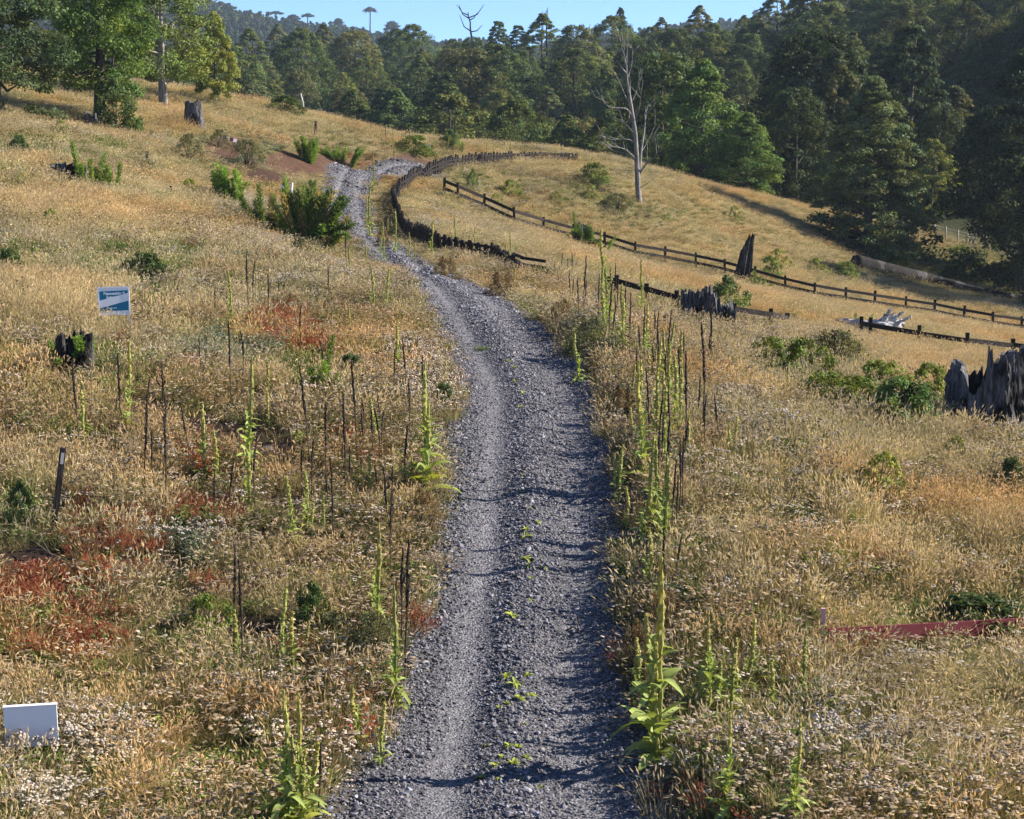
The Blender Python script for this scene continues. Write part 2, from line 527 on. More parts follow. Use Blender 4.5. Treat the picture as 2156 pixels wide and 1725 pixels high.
# ------------------------------------------------------------------ what grows where
# patches of the meadow: kind, centre (u, v) in the working frame, half sizes, strength
PATCH = [
    ('red',150,1215,210,55,0.99),('red',330,1175,90,40,0.62),('red',60,1265,100,45,0.74),('red',170,1330,120,60,0.81),('red',60,1360,90,30,0.81),('red',210,1110,110,45,0.62),
    ('red',430,985,70,40,0.81),('red',520,1000,60,30,0.68),('red',440,1120,90,55,0.74),('red',480,1240,60,25,0.68),('red',590,690,70,40,0.68),('red',610,660,50,25,0.56),('red',660,730,70,35,0.43),
    ('red',420,760,70,25,0.50),('red',880,1355,30,35,0.99),('red',840,1320,40,30,0.62),('red',760,1600,60,30,0.68),('red',700,1430,70,30,0.56),('red',760,345,60,22,0.74),('red',800,370,50,16,0.62),
    ('red',640,1370,80,30,0.37),('red',1340,1390,40,30,0.56),('red',1350,1690,60,30,0.56),('red',730,960,60,50,0.37),('red',540,300,60,14,0.50),('red',960,560,60,20,0.31),
    ('soil',320,865,70,24,1.9),('soil',420,890,60,18,1.6),('soil',500,915,90,28,1.9),('soil',570,955,80,32,1.8),('soil',640,1000,50,30,1.0),('soil',590,1060,40,25,0.8),('soil',40,1180,120,30,1.5),('soil',320,1200,110,26,1.6),
    ('soil',520,1330,90,30,1.8),('soil',440,1310,70,20,1.6),('soil',620,345,110,24,2.2),('soil',480,315,60,24,2.0),('soil',560,370,60,16,1.2),('soil',850,340,60,12,2.2),('soil',870,345,50,10,2.0),
    ('soil',700,360,60,10,1.6),('soil',1430,1700,40,60,0.8),
    ('green',640,800,80,40,1.3),('green',690,780,50,35,1.2),('green',330,640,60,30,0.5),('green',270,560,160,40,1.2),('green',60,560,120,40,1.1),('green',220,800,90,60,1.0),
    ('green',680,540,60,14,1.5),('green',30,1080,70,60,1.4),('green',400,1120,80,30,0.9),('green',2020,1300,150,22,1.9),('green',1950,1345,200,14,1.0),('green',1500,1450,100,90,0.7),('green',1600,1560,160,70,0.5),
    ('green',2000,560,250,40,1.2),('green',2100,600,150,30,1.2),('green',1250,400,90,40,0.8),('green',1000,380,60,20,0.7),('green',1400,440,120,25,0.5),('green',600,1400,120,50,0.6),('green',470,1600,120,40,0.6),
    ('green',850,1460,60,30,1.3),('green',880,1370,40,30,0.7),('green',540,1590,60,60,0.9),('green',1480,570,60,20,0.5),('green',1700,800,130,40,0.8),('green',60,300,80,30,0.8),('green',230,310,90,20,0.5),
    ('white',170,1590,110,60,0.81),('white',60,1620,70,40,0.54),('white',700,1620,60,80,0.68),('white',740,1560,40,40,0.54),('white',390,1150,70,30,0.63),('white',905,830,60,60,0.77),('white',870,760,60,30,0.54),
    ('white',620,500,120,26,0.49),('white',470,440,110,24,0.36),('white',700,590,90,30,0.36),('white',120,1690,120,30,0.45),('white',430,1680,140,30,0.36),('white',1800,740,120,40,0.22),('white',900,470,60,30,0.41),
    ('white',1550,920,120,30,0.27),('white',1480,1010,90,40,0.32),('white',330,1000,120,40,0.27),('white',1050,420,80,30,0.22),('white',1650,1620,200,60,0.22),('white',1750,1400,200,40,0.16),('white',640,880,90,40,0.22),
    ('grey',480,740,110,38,1.1),('grey',1240,720,60,40,1.5),('grey',400,1170,60,30,1.1),('grey',1390,1640,50,60,1.0),('grey',560,950,60,20,0.7),('grey',520,320,70,30,1.2),('grey',380,300,60,20,0.9),
    ('gold',100,640,160,90,1.6),('gold',160,450,170,70,1.3),('gold',350,420,120,50,0.9),('gold',330,250,150,40,1.6),('gold',600,240,180,24,1.8),('gold',2000,730,200,60,1.8),('gold',1950,800,180,40,0.8),
    ('gold',1500,560,300,60,1.3),('gold',1800,640,250,40,1.6),('gold',1230,520,150,40,0.9),('gold',1120,350,150,30,1.1),('gold',2050,1080,130,60,1.4),('gold',1900,960,180,70,0.9),('gold',2050,1450,150,60,0.8),
    ('gold',1450,400,200,40,1.3),('gold',1700,470,200,40,1.3),('gold',40,1300,80,30,0.3),('gold',1950,1150,200,60,0.7),('gold',560,1380,80,40,0.3),('gold',760,720,60,30,0.4),('gold',1650,420,90,20,1.0),
]
KINDS = ['gold', 'yarrow', 'green', 'red', 'white', 'grey', 'soil']
def meadow_weights(x, y, z):
    u, v = proj(np.stack([x, y, z], -1))
    w = {k: np.zeros(len(x)) for k in KINDS}
    n1 = fbm(x / 2.2 + 3, y / 2.2 + 1); n2 = fbm(x / 1.1 + 40, y / 1.1 + 7); n3 = fbm(x / 4.5 + 80, y / 4.5 + 20)
    near = 1 - sstep(55, 90, y)
    w['gold'] = 0.45 + 1.6 * np.clip(n1 - 0.45, 0, 1) + 0.55 * (1 - near)
    w['yarrow'] = (0.75 * near + 0.25) * (0.35 + 1.9 * np.clip(n3 - 0.33, 0, 1))
    w['green'] = 0.22 + 2.6 * np.clip(n2 - 0.52, 0, 1)
    w['white'] = 0.02 + 1.0 * np.clip(fbm(x / 1.3 + 11, y / 1.3 + 60) - 0.6, 0, 1)
    w['red'] = 0.6 * np.clip(fbm(x / 1.8 + 31, y / 1.8 + 33) - 0.62, 0, 1)
    w['grey'] = 0.8 * np.clip(fbm(x / 1.5 + 71, y / 1.5 + 13) - 0.6, 0, 1)
    jit = 0.55 * (fbm(x / 0.7 + 5, y / 0.7 + 9, 2) - 0.5)
    for k, cu, cv, ru, rv, s in PATCH:
        e = ((u - cu) / ru) ** 2 + ((v - cv) / rv) ** 2
        m = s * np.clip(1.25 - e * 0.9 + jit * 2.2, 0, 1.2)
        if k == 'soil':
            w['soil'] = np.maximum(w['soil'], m)
        else:
            for q in KINDS:
                if q != k and q != 'soil': w[q] = w[q] * (1 - 0.62 * np.clip(m, 0, 1))
            w[k] = w[k] + m
    return w

# ------------------------------------------------------------------ ground sheet and road
def build_ground():
    ys = np.concatenate([np.arange(-30, 8, 4.0), np.arange(8, 60, 0.45), 60 * (1.0125 ** np.arange(0, 330))])
    ys = ys[ys < 2080]
    t = np.linspace(-1, 1, 281)
    base = np.sinh(t * 3.2) / np.sinh(3.2)
    rows = []
    for y in ys:
        w = max(30.0, 0.9 * y + 20)
        rows.append(np.stack([(0.45 * t + 0.55 * base) * w, np.full(len(t), y)], 1))
    P = np.vstack(rows)
    z = ground(P[:, 0], P[:, 1])
    V = np.column_stack([P, z])
    w = meadow_weights(P[:, 0], P[:, 1], z)
    straw = np.array([0.19, 0.15, 0.075]); soil = np.array([0.035, 0.024, 0.020]); grn = np.array([0.10, 0.105, 0.035]); red = np.array([0.13, 0.06, 0.035])
    brown = np.array([0.095, 0.056, 0.040])
    tot = w['gold'] + w['yarrow'] + w['green'] + w['red'] + w['white'] + w['grey']
    c = (w['gold'][:, None] * straw + (w['yarrow'] + w['white'])[:, None] * np.array([0.15, 0.11, 0.06]) + (w['green'] + w['grey'])[:, None] * grn + w['red'][:, None] * red) / tot[:, None]
    far_soil = sstep(80, 95, P[:, 1])[:, None]
    s = soil * (1 - far_soil) + brown * far_soil
    k = np.clip(w['soil'], 0, 1)[:, None]
    c = c * (1 - k) + s * k
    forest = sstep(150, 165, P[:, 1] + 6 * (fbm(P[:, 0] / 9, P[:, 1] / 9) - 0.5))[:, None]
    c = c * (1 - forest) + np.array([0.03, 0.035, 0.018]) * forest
    off, _ = road_coord(P[:, 0], P[:, 1])
    k = (1 - sstep(1.3, 1.9, np.abs(off)))[:, None]
    c = c * (1 - k) + np.array([0.09, 0.088, 0.09]) * k
    nx, ny = len(t), len(ys)
    i = (np.arange(ny - 1)[:, None] * nx + np.arange(nx - 1)[None]).ravel()
    F = np.stack([i, i + 1, i + nx + 1, i + nx], 1)
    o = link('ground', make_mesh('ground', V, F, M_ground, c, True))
    tag(o, 'sloping dry meadow ground running up to wooded hills', 'ground', kind='structure')
    return o
build_ground()

def road_edge_noise(i, side):
    s = i * 0.25
    return 0.22 * (fbm(s / 1.4 + 50 * side, s * 0 + side * 9.0) - 0.5) * 2
def build_road():
    offs = np.linspace(-1.75, 1.75, 45)
    C = ROAD[:, None] + _rn[:, None] * offs[None, :, None] * narrow(ROAD[:, 1])[:, None, None]
    x, y = C[..., 0], C[..., 1]
    z = road_z(x, y, np.broadcast_to(offs, x.shape)) + 0.012
    V = np.stack([x, y, z], -1).reshape(-1, 3)
    n, m = x.shape
    i = (np.arange(n - 1)[:, None] * m + np.arange(m - 1)[None]).ravel()
    F = np.stack([i, i + 1, i + m + 1, i + m], 1)
    dust = 1 + 0.55 * np.exp(-((offs + 0.62) / 0.26) ** 2) + 0.45 * np.exp(-((offs - 0.72) / 0.28) ** 2)
    c = np.tile(dust[None, :, None] * np.array([1.03, 1.0, 0.97]), (n, 1, 1)).reshape(-1, 3)
    o = link('gravel_road', make_mesh('gravel_road', V, F, M_gravel, c, True))
    tag(o, 'grey gravel track with two wheel ruts winding uphill', 'road', kind='structure')
build_road()

# ------------------------------------------------------------------ scattering of what nobody could count
def proto_collection(name, meshes):
    c = bpy.data.collections.new(name)
    for k, me in enumerate(meshes):
        o = bpy.data.objects.new('%s_piece_%02d' % (name, k), me)
        c.objects.link(o)
    return c
def scatter(name, label, cat, P, rot, scl, idx, tint, meshes):
    """one object whose points carry small meshes (kind = stuff)"""
    n = len(P)
    me = bpy.data.meshes.new(name)
    me.vertices.add(n); me.vertices.foreach_set('co', np.asarray(P, np.float32).ravel())
    def attr(nm, typ, key, data):
        a = me.attributes.new(nm, typ, 'POINT'); a.data.foreach_set(key, data)
    attr('rot', 'FLOAT_VECTOR', 'vector', np.asarray(rot, np.float32).ravel())
    scl = np.asarray(scl, np.float32)
    if scl.ndim == 1: scl = np.repeat(scl[:, None], 3, 1)
    attr('scl', 'FLOAT_VECTOR', 'vector', scl.ravel())
    attr('idx', 'INT', 'value', np.asarray(idx, np.int32))
    attr('tint', 'FLOAT_COLOR', 'color', np.column_stack([tint, np.ones(n)]).astype(np.float32).ravel())
    o = link(name, me)
    tag(o, label, cat, kind='stuff')
    coll = proto_collection(name, meshes)
    g = bpy.data.node_groups.new(name + '_scatter', 'GeometryNodeTree')
    g.interface.new_socket('Geometry', in_out='INPUT', socket_type='NodeSocketGeometry')
    g.interface.new_socket('Geometry', in_out='OUTPUT', socket_type='NodeSocketGeometry')
    gi = g.nodes.new('NodeGroupInput'); go = g.nodes.new('NodeGroupOutput')
    ci = g.nodes.new('GeometryNodeCollectionInfo'); ci.inputs['Collection'].default_value = coll
    ci.inputs['Separate Children'].default_value = True; ci.inputs['Reset Children'].default_value = True
    ip = g.nodes.new('GeometryNodeInstanceOnPoints'); ip.inputs['Pick Instance'].default_value = True
    def named(nm, typ):
        a = g.nodes.new('GeometryNodeInputNamedAttribute'); a.data_type = typ; a.inputs['Name'].default_value = nm
        return a.outputs['Attribute']
    L = g.links.new
    L(gi.outputs[0], ip.inputs['Points']); L(ci.outputs[0], ip.inputs['Instance'])
    L(named('idx', 'INT'), ip.inputs['Instance Index'])
    L(named('rot', 'FLOAT_VECTOR'), ip.inputs['Rotation'])
    L(named('scl', 'FLOAT_VECTOR'), ip.inputs['Scale'])
    L(ip.outputs[0], go.inputs[0])
    md = o.modifiers.new('scatter', 'NODES'); md.node_group = g
    return o

# ------------------------------------------------------------------ meadow plants
def blade_strips(r, n, spread, h0, h1, wid, lean, c0, c1, segs=3, cvar=0.15):
    a = r.uniform(0, 2 * np.pi, n); q = spread * np.sqrt(r.uniform(0, 1, n))
    base = np.stack([q * np.cos(a), q * np.sin(a), np.full(n, -0.03)], 1)
    h = r.uniform(h0, h1, n)
    la = a + r.normal(0, 0.9, n); lm = np.abs(r.normal(0, lean, n)) + 0.05
    ld = np.stack([np.cos(la), np.sin(la), np.zeros(n)], 1)
    fa = r.uniform(0, np.pi, n)
    side = np.stack([np.cos(fa), np.sin(fa), np.zeros(n)], 1)
    t = np.linspace(0, 1, segs + 1)
    up = h[:, None] * t[None] * (1 - 0.25 * (lm[:, None] * t[None]) ** 2)
    out = (h * lm)[:, None] * t[None] ** 2
    cen = base[:, None] + ld[:, None] * out[..., None]
    cen[..., 2] += up
    w = wid * (1 - 0.85 * t ** 1.5)
    V = np.stack([cen - side[:, None] * w[None, :, None] * 0.5, cen + side[:, None] * w[None, :, None] * 0.5], 2)
    m = segs + 1
    V = V.reshape(-1, 3)
    b = np.arange(n)[:, None] * (2 * m) + 2 * np.arange(segs)[None]
    F = np.stack([b, b + 1, b + 3, b + 2], -1).reshape(-1, 4)
    c = np.asarray(c0)[None, None] * (1 - t)[None, :, None] + np.asarray(c1)[None, None] * t[None, :, None]
    c = c * (1 + r.normal(0, cvar, n))[:, None, None]
    C = np.repeat(np.clip(c, 0.005, 1), 2, 1).reshape(-1, 3)
    tip = cen[:, -1]; tdir = unit(cen[:, -1] - cen[:, -2])
    return V, F, C, tip, tdir

def spike_heads(r, tip, tdir, L, wd, col):
    n = len(tip)
    s = unit(np.cross(tdir, r.normal(size=(n, 3))))
    s2 = np.cross(tdir, s)
    Vs, Fs, k = [], [], 0
    for sd in (s, s2):
        V = np.stack([tip - tdir * L * 0.2, tip + tdir * L * 0.35 + sd * wd, tip + tdir * L, tip + tdir * L * 0.35 - sd * wd], 1).reshape(-1, 3)
        Vs.append(V); Fs.append(np.arange(4 * n).reshape(-1, 4) + k); k += 4 * n
    return np.vstack(Vs), np.vstack(Fs), np.tile(col, (k, 1)) * np.repeat(1 + r.normal(0, 0.12, k // 4), 4)[:, None]

def umbel(r, cen, rad, col, dome=0.25, n=7):
    """flat flower head made of a ring of florets round a raised middle"""
    Vs, Cs, Fs, k = [], [], [], 0
    tilt = unit(np.array([r.normal(0, 0.25), r.normal(0, 0.25), 1.0]))
    a = unit(np.cross(tilt, [1, 0.2, 0])); b = np.cross(tilt, a)
    th = np.linspace(0, 2 * np.pi, n, endpoint=False) + r.uniform(0, 1)
    rr = rad * r.uniform(0.75, 1.15, n)
    ring = cen + a * (rr * np.cos(th))[:, None] + b * (rr * np.sin(th))[:, None] + tilt * (r.normal(0, 0.12, n) * rad)[:, None]
    V = np.vstack([cen + tilt * rad * dome, ring, cen - tilt * rad * 0.5])
    i = np.arange(n)
    F = np.vstack([np.stack([np.zeros(n, int), 1 + i, 1 + (i + 1) % n], 1), np.stack([np.full(n, n + 1), 1 + (i + 1) % n, 1 + i], 1)])
    C = np.asarray(col)[None] * np.concatenate([[1.0], r.uniform(0.6, 1.15, n), [0.35]])[:, None]
    return V, F, C

def grass_tuft(seed, n=46, spread=0.17, h=(0.16, 0.46), c0=(0.22, 0.195, 0.078), c1=(0.60, 0.48, 0.27), head=(0.64, 0.52, 0.33), heads=16, wid=0.0075, lean=0.45):
    r = np.random.default_rng(seed); g = Geo()
    V, F, C, tip, td = blade_strips(r, n, spread, h[0], h[1], wid, lean, c0, c1)
    g.add(V, F, C)
    if heads:
        V, F, C, tip, td = blade_strips(r, heads, spread, h[1] * 0.75, h[1] * 1.3, 0.004, 0.35, c0, c1)
        g.add(V, F, C)
        V, F, C = spike_heads(r, tip, td, 0.085, 0.009, np.array(head))
        g.add(V, F, C)
    return g.mesh('tuft', M_tuft)
def sorrel_tuft(seed):
    r = np.random.default_rng(seed); g = Geo()
    V, F, C, tip, td = blade_strips(r, 20, 0.16, 0.08, 0.25, 0.008, 0.5, (0.20, 0.17, 0.05), (0.34, 0.20, 0.08)); g.add(V, F, C)
    V, F, C, tip, td = blade_strips(r, 26, 0.17, 0.18, 0.38, 0.004, 0.3, (0.30, 0.17, 0.08), (0.36, 0.13, 0.075)); g.add(V, F, C)
    for k in range(3):
        p = tip - td * (0.02 + 0.05 * k) + r.normal(0, 0.012, tip.shape)
        V, F, C = spike_heads(r, p, unit(td + r.normal(0, 0.3, td.shape)), 0.05, 0.009, np.array((0.40, 0.14, 0.08))); g.add(V, F, C)
    return g.mesh('sorrel', M_tuft)
def yarrow_plant(seed, heads=9, col=(0.45, 0.36, 0.26), stem=(0.24, 0.19, 0.09), h=(0.3, 0.52), rad=0.025, leaf=(0.15, 0.145, 0.055), spread=0.16):
    r = np.random.default_rng(seed); g = Geo()
    V, F, C, tip, td = blade_strips(r, 26, spread, 0.1, 0.32, 0.009, 0.6, tuple(0.7 * x for x in leaf), leaf); g.add(V, F, C)
    V, F, C, tip, td = blade_strips(r, 16, spread * 1.1, 0.2, 0.42, 0.005, 0.5, stem, (0.40, 0.31, 0.15)); g.add(V, F, C)
    V, F, C, tip, td = blade_strips(r, heads, spread, h[0], h[1], 0.007, 0.28, stem, stem); g.add(V, F, C)
    for p in tip:
        for k in range(r.integers(1, 4)):
            q = p + np.array([r.normal(0, rad * 0.9), r.normal(0, rad * 0.9), r.normal(0, 0.012)]) * (k > 0)
            V, F, C = umbel(r, q, rad * r.uniform(0.65, 1.2), np.array(col) * r.uniform(0.65, 1.15)); g.add(V, F, C)
    return g.mesh('yarrow', M_tuft)
def everlasting(seed):
    r = np.random.default_rng(seed); g = Geo()
    V, F, C, tip, td = blade_strips(r, 30, 0.16, 0.12, 0.34, 0.014, 0.5, (0.10, 0.11, 0.05), (0.22, 0.22, 0.13)); g.add(V, F, C)
    V, F, C, tip, td = blade_strips(r, 12, 0.18, 0.26, 0.46, 0.008, 0.35, (0.2, 0.2, 0.12), (0.3, 0.29, 0.2)); g.add(V, F, C)
    for p in tip:
        for k in range(r.integers(4, 7)):
            q = p + r.normal(0, 0.022, 3) * [1, 1, 0.6]
            V, F, C = umbel(r, q, r.uniform(0.014, 0.022), np.array((0.60, 0.53, 0.46)) * r.uniform(0.75, 1.1), 0.9, 6); g.add(V, F, C)
    return g.mesh('everlasting', M_tuft)
def leafy_weed(seed, c=(0.16, 0.21, 0.05), L=0.09, h=0.4, n=70):
    r = np.random.default_rng(seed); g = Geo()
    V, F, C, tip, td = blade_strips(r, 9, 0.12, h * 0.6, h, 0.008, 0.35, (0.15, 0.15, 0.05), c); g.add(V, F, C)
    k = r.integers(0, len(tip), n); t = r.uniform(0.15, 1, n)[:, None]
    P = tip[k] * t * [1, 1, 1] + r.normal(0, 0.03, (n, 3))
    out = unit(np.column_stack([r.normal(size=(n, 2)), r.uniform(0, 0.8, n)]))
    V, F = leaf_quads(P + out * L * 0.4, np.cross(out, r.normal(size=(n, 3))), r.uniform(0.6, 1.1, n) * L, 0.4, r, out)
    g.add(V, F, np.repeat(np.array(c)[None] * r.uniform(0.6, 1.3, n)[:, None], 4, 0))
    return g.mesh('weed', M_tuft)

MEADOW = {
    'gold': ('dry_grass', 'tall golden dry grass with seed heads all over the meadow', 'grass', [grass_tuft(s) for s in (11, 12, 13, 14)] + [grass_tuft(15, 34, 0.2, (0.12, 0.34), heads=24), grass_tuft(16, 20, 0.14, (0.2, 0.55), heads=12, lean=0.7), grass_tuft(17, 50, 0.2, (0.14, 0.4), (0.14, 0.17, 0.05), (0.40, 0.40, 0.16), (0.5, 0.45, 0.22), 10)]),
    'yarrow': ('dried_yarrow', 'dried yarrow with flat tan flower heads covering the meadow', 'wildflowers', [yarrow_plant(21), yarrow_plant(22, 12), yarrow_plant(23, 6, (0.56, 0.49, 0.40)), yarrow_plant(24, 10, (0.30, 0.21, 0.14)), yarrow_plant(25, 10, (0.46, 0.35, 0.25), h=(0.24, 0.42))]),
    'green': ('green_grass', 'patches of short green grass and weeds in the dry meadow', 'grass', [grass_tuft(s, 60, 0.18, (0.10, 0.34), (0.06, 0.085, 0.02), (0.22, 0.26, 0.075), heads=5, wid=0.009) for s in (31, 32)] + [leafy_weed(33), leafy_weed(34, (0.12, 0.17, 0.05), 0.07, 0.34, 90)]),
    'red': ('red_sorrel', 'rust red sorrel carpeting bare spots of the meadow', 'sorrel', [sorrel_tuft(s) for s in (41, 42, 43)]),
    'white': ('everlasting_flowers', 'clumps of small papery white flowers in the meadow', 'wildflowers', [everlasting(s) for s in (51, 52, 53)]),
    'grey': ('grey_herb', 'grey green leafy herbs growing in loose patches', 'herbs', [leafy_weed(61, (0.22, 0.25, 0.17), 0.07, 0.42, 110), leafy_weed(62, (0.19, 0.22, 0.15), 0.055, 0.36, 120)]),
}
OCC = []     # (x, y, r) kept clear of meadow plants: filled before the meadow is sown
def sow_meadow():
    r = np.random.default_rng(101)
    # denser towards the near side; sampled in rows of depth
    P = []
    edges = np.concatenate([np.arange(13, 60, 1.0), np.arange(60, 172, 2.0)])
    for a, b in zip(edges[:-1], edges[1:]):
        d = 0.5 * (a + b)
        half = 0.33 * d + 2.5
        rho = 36 * min(1.0, 30 / d)
        n = int(2 * half * (b - a) * rho)
        P.append(np.stack([r.uniform(-half, half, n), r.uniform(a, b, n)], 1))
    P = np.vstack(P)
    off, idx = road_coord(P[:, 0], P[:, 1])
    s = idx * 0.25
    lim = np.where(off > 0, 1.34 + 0.55 * (fbm(s / 1.3, s * 0 + 3) - 0.5), 1.36 + 0.6 * (fbm(s / 1.5, s * 0 + 8) - 0.5))
    lim = lim + 0.5 * (1 - sstep(19, 21.5, P[:, 1])) * (off < 0)
    keep = np.abs(off) > lim
    for x, y, q in OCC:
        keep &= (P[:, 0] - x) ** 2 + (P[:, 1] - y) ** 2 > q * q
    keep &= P[:, 1] < 158 + 10 * (fbm(P[:, 0] / 8, P[:, 1] / 8 + 2) - 0.5)
    P = P[keep]; off = off[keep]
    z = ground(P[:, 0], P[:, 1], cut=False)
    w = meadow_weights(P[:, 0], P[:, 1], z)
    soilp = np.clip(w['soil'], 0, 0.97)
    keep = r.random(len(P)) > soilp
    P, z, off = P[keep], z[keep], off[keep]
    W = np.stack([w[k][keep] for k in KINDS[:-1]], 1)
    # the verges carry more weeds and flowers than grass
    verge = (np.abs(off) < 2.6)
    W[:, 1] += 0.5 * verge; W[:, 2] += 0.25 * verge
    W /= W.sum(1, keepdims=True)
    cum = W.cumsum(1); k = (r.random(len(P))[:, None] > cum).sum(1).clip(0, 5)
    d = P[:, 1]
    far = 1 + 0.5 * sstep(40, 120, d)
    patchy = fbm(P[:, 0] / 1.7 + 200, P[:, 1] / 1.7)            # taller and shorter swathes
    hue = fbm(P[:, 0] / 3.3 + 300, P[:, 1] / 3.3 + 90)
    for i, kind in enumerate(KINDS[:-1]):
        m = k == i
        n = m.sum()
        name, label, cat, meshes = MEADOW[kind]
        hs = (0.25 + 0.95 * patchy[m]) * r.uniform(0.7, 1.25, n)
        hs *= 1 - 0.5 * (np.abs(off[m]) < 3.5) * sstep(45, 58, d[m])
        # lush tall growth on the bank at the fence side of the track
        hs *= 1 + 0.12 * np.exp(-((off[m] - 2.0) / 0.8) ** 2)
        scl = np.stack([far[m] * r.uniform(0.9, 1.25, n)] * 2 + [hs * (1 - 0.25 * sstep(40, 90, d[m]))], 1)
        rot = np.stack([r.normal(0, 0.08, n), r.normal(0, 0.08, n), r.uniform(0, 6.28, n)], 1)
        b = r.uniform(0.7, 1.2, n) * (0.72 + 0.55 * fbm(P[m, 0] / 0.9 + 7, P[m, 1] / 0.9 + 70))
        tint = np.stack([b * (0.93 + 0.16 * hue[m]), b * (0.97 + 0.06 * r.random(n)), b * (1.10 - 0.28 * hue[m])], 1)
        if kind == 'gold':
            tint *= (np.array([1.0, 1.0, 1.0]) * (1 - sstep(0.5, 0.7, hue[m])[:, None]) + np.array([1.02, 0.93, 0.88]) * sstep(0.5, 0.7, hue[m])[:, None])
        scatter(name, label, cat, np.column_stack([P[m], z[m] - 0.01]), rot, scl, r.integers(0, len(meshes), n), tint, meshes)
    print('meadow plants', len(P))

# ------------------------------------------------------------------ loose stones of the track
def stone_mesh(seed):
    r = np.random.default_rng(seed)
    ph = (1 + 5 ** 0.5) / 2
    V = np.array([[-1,ph,0],[1,ph,0],[-1,-ph,0],[1,-ph,0],[0,-1,ph],[0,1,ph],[0,-1,-ph],[0,1,-ph],[ph,0,-1],[ph,0,1],[-ph,0,-1],[-ph,0,1]], float) / 1.9
    F = np.array([[0,11,5],[0,5,1],[0,1,7],[0,7,10],[0,10,11],[1,5,9],[5,11,4],[11,10,2],[10,7,6],[7,1,8],[3,9,4],[3,4,2],[3,2,6],[3,6,8],[3,8,9],[4,9,5],[2,4,11],[6,2,10],[8,6,7],[9,8,1]])
    V = V * r.uniform(0.7, 1.25, (12, 1)) * [1.25, 0.85, 0.55]
    return make_mesh('stone', V, F, M_chip)
def lay_stones():
    r = np.random.default_rng(55)
    meshes = [stone_mesh(s) for s in range(6)]
    L = len(ROAD)
    y_at = ROAD[:, 1]
    dens = np.where(y_at < 48, 860, np.where(y_at < 70, 240, 110)) * ((y_at > 14) & (y_at < 118))
    cum = np.cumsum(dens * 0.25 * 3.5); n = int(cum[-1])
    i = np.searchsorted(cum, r.uniform(0, cum[-1], n)).clip(0, L - 2)
    off = r.uniform(-1.8, 1.8, n)
    # fewer loose stones in the packed wheel tracks
    packed = 0.72 * np.exp(-((off + 0.62) / 0.22) ** 2) + 0.6 * np.exp(-((off - 0.72) / 0.24) ** 2)
    s = i * 0.25
    keep = (r.random(n) > packed) & (np.abs(off) < 1.55 + 0.45 * fbm(s / 0.9, off * 0 + 4))
    i, off = i[keep], off[keep]; n = len(i)
    fr = r.random(n)[:, None]
    C = ROAD[i] * (1 - fr) + ROAD[i + 1] * fr + _rn[i] * (off * narrow(ROAD[i, 1]))[:, None]
    z = np.where(np.abs(off) < 1.62, road_z(C[:, 0], C[:, 1], off) + 0.012, ground(C[:, 0], C[:, 1]))
    z = np.maximum(z, ground(C[:, 0], C[:, 1]))
    size = np.exp(r.normal(math.log(0.0155), 0.42, n)).clip(0.006, 0.05)
    size *= 1 - 0.35 * np.exp(-((off + 0.62) / 0.28) ** 2) - 0.25 * np.exp(-((off - 0.72) / 0.3) ** 2)
    size *= np.interp(C[:, 1], [40, 60, 110], [1.0, 1.5, 2.1])
    rot = np.stack([r.normal(0, 0.45, n), r.normal(0, 0.45, n), r.uniform(0, 6.28, n)], 1)
    g = np.exp(r.normal(math.log(0.115), 0.42, n)).clip(0.035, 0.40)
    warm = r.normal(0, 0.05, n)
    tint = np.stack([g * (1.0 + warm), g * 0.97, g * (1.10 - warm)], 1)
    scatter('loose_gravel', 'loose crushed grey stones spread over the track', 'gravel', np.column_stack([C, z + size * 0.25]), rot, size, r.integers(0, 6, n), tint, meshes)
    print('stones', n)
lay_stones()

# ------------------------------------------------------------------ trees
def crown_geo(r, H, Rad, base, ncl, nlf, leaf, prof, flat=0.5, col=(0.06, 0.10, 0.03), cvar=0.25, inner=0.35, droop=0.15, clump=(0.20, 0.34), up=0.6):
    """crown of leaf clumps spread through the crown's volume; returns leaf geometry and the clump centres"""
    t = r.beta(1.15, 1.05, ncl)
    a = r.uniform(0, 2 * np.pi, ncl)
    rad = Rad * prof(t) * np.sqrt(r.uniform(inner, 1.0, ncl))
    cz = H * (base + (1 - base) * t) - droop * rad
    cen = np.stack([rad * np.cos(a), rad * np.sin(a), cz], 1)
    cs = Rad * r.uniform(clump[0], clump[1], ncl) * (0.55 + 0.45 * prof(t))
    k = np.repeat(np.arange(ncl), nlf)
    n = len(k)
    d = unit(r.normal(size=(n, 3)))
    q = r.uniform(0.15, 1, n) ** 0.45
    outw = unit(np.column_stack([cen[:, :2], np.zeros(ncl)]))[k]
    P = cen[k] + d * (cs[k] * q)[:, None] * [1, 1, flat]
    P[:, 2] -= droop * 1.2 * ((P[:, :2] - cen[k, :2]) * outw[:, :2]).sum(1).clip(0)
    Nn = d * [1, 1, 1.0] + np.array([0, 0, up]) + r.normal(0, 0.55, (n, 3))
    V, F = leaf_quads(P, Nn, leaf * r.uniform(0.6, 1.35, n), 0.6, r)
    cb = (1 + r.normal(0, cvar, ncl)).clip(0.5, 1.7)[k] * (1 + r.normal(0, 0.18, n)).clip(0.5, 1.6)
    yel = r.uniform(0.85, 1.2, ncl)[k]
    C = np.asarray(col)[None] * np.stack([cb * yel, cb, cb * (2 - yel)], 1)
    return V, F, np.repeat(C, 4, 0), cen
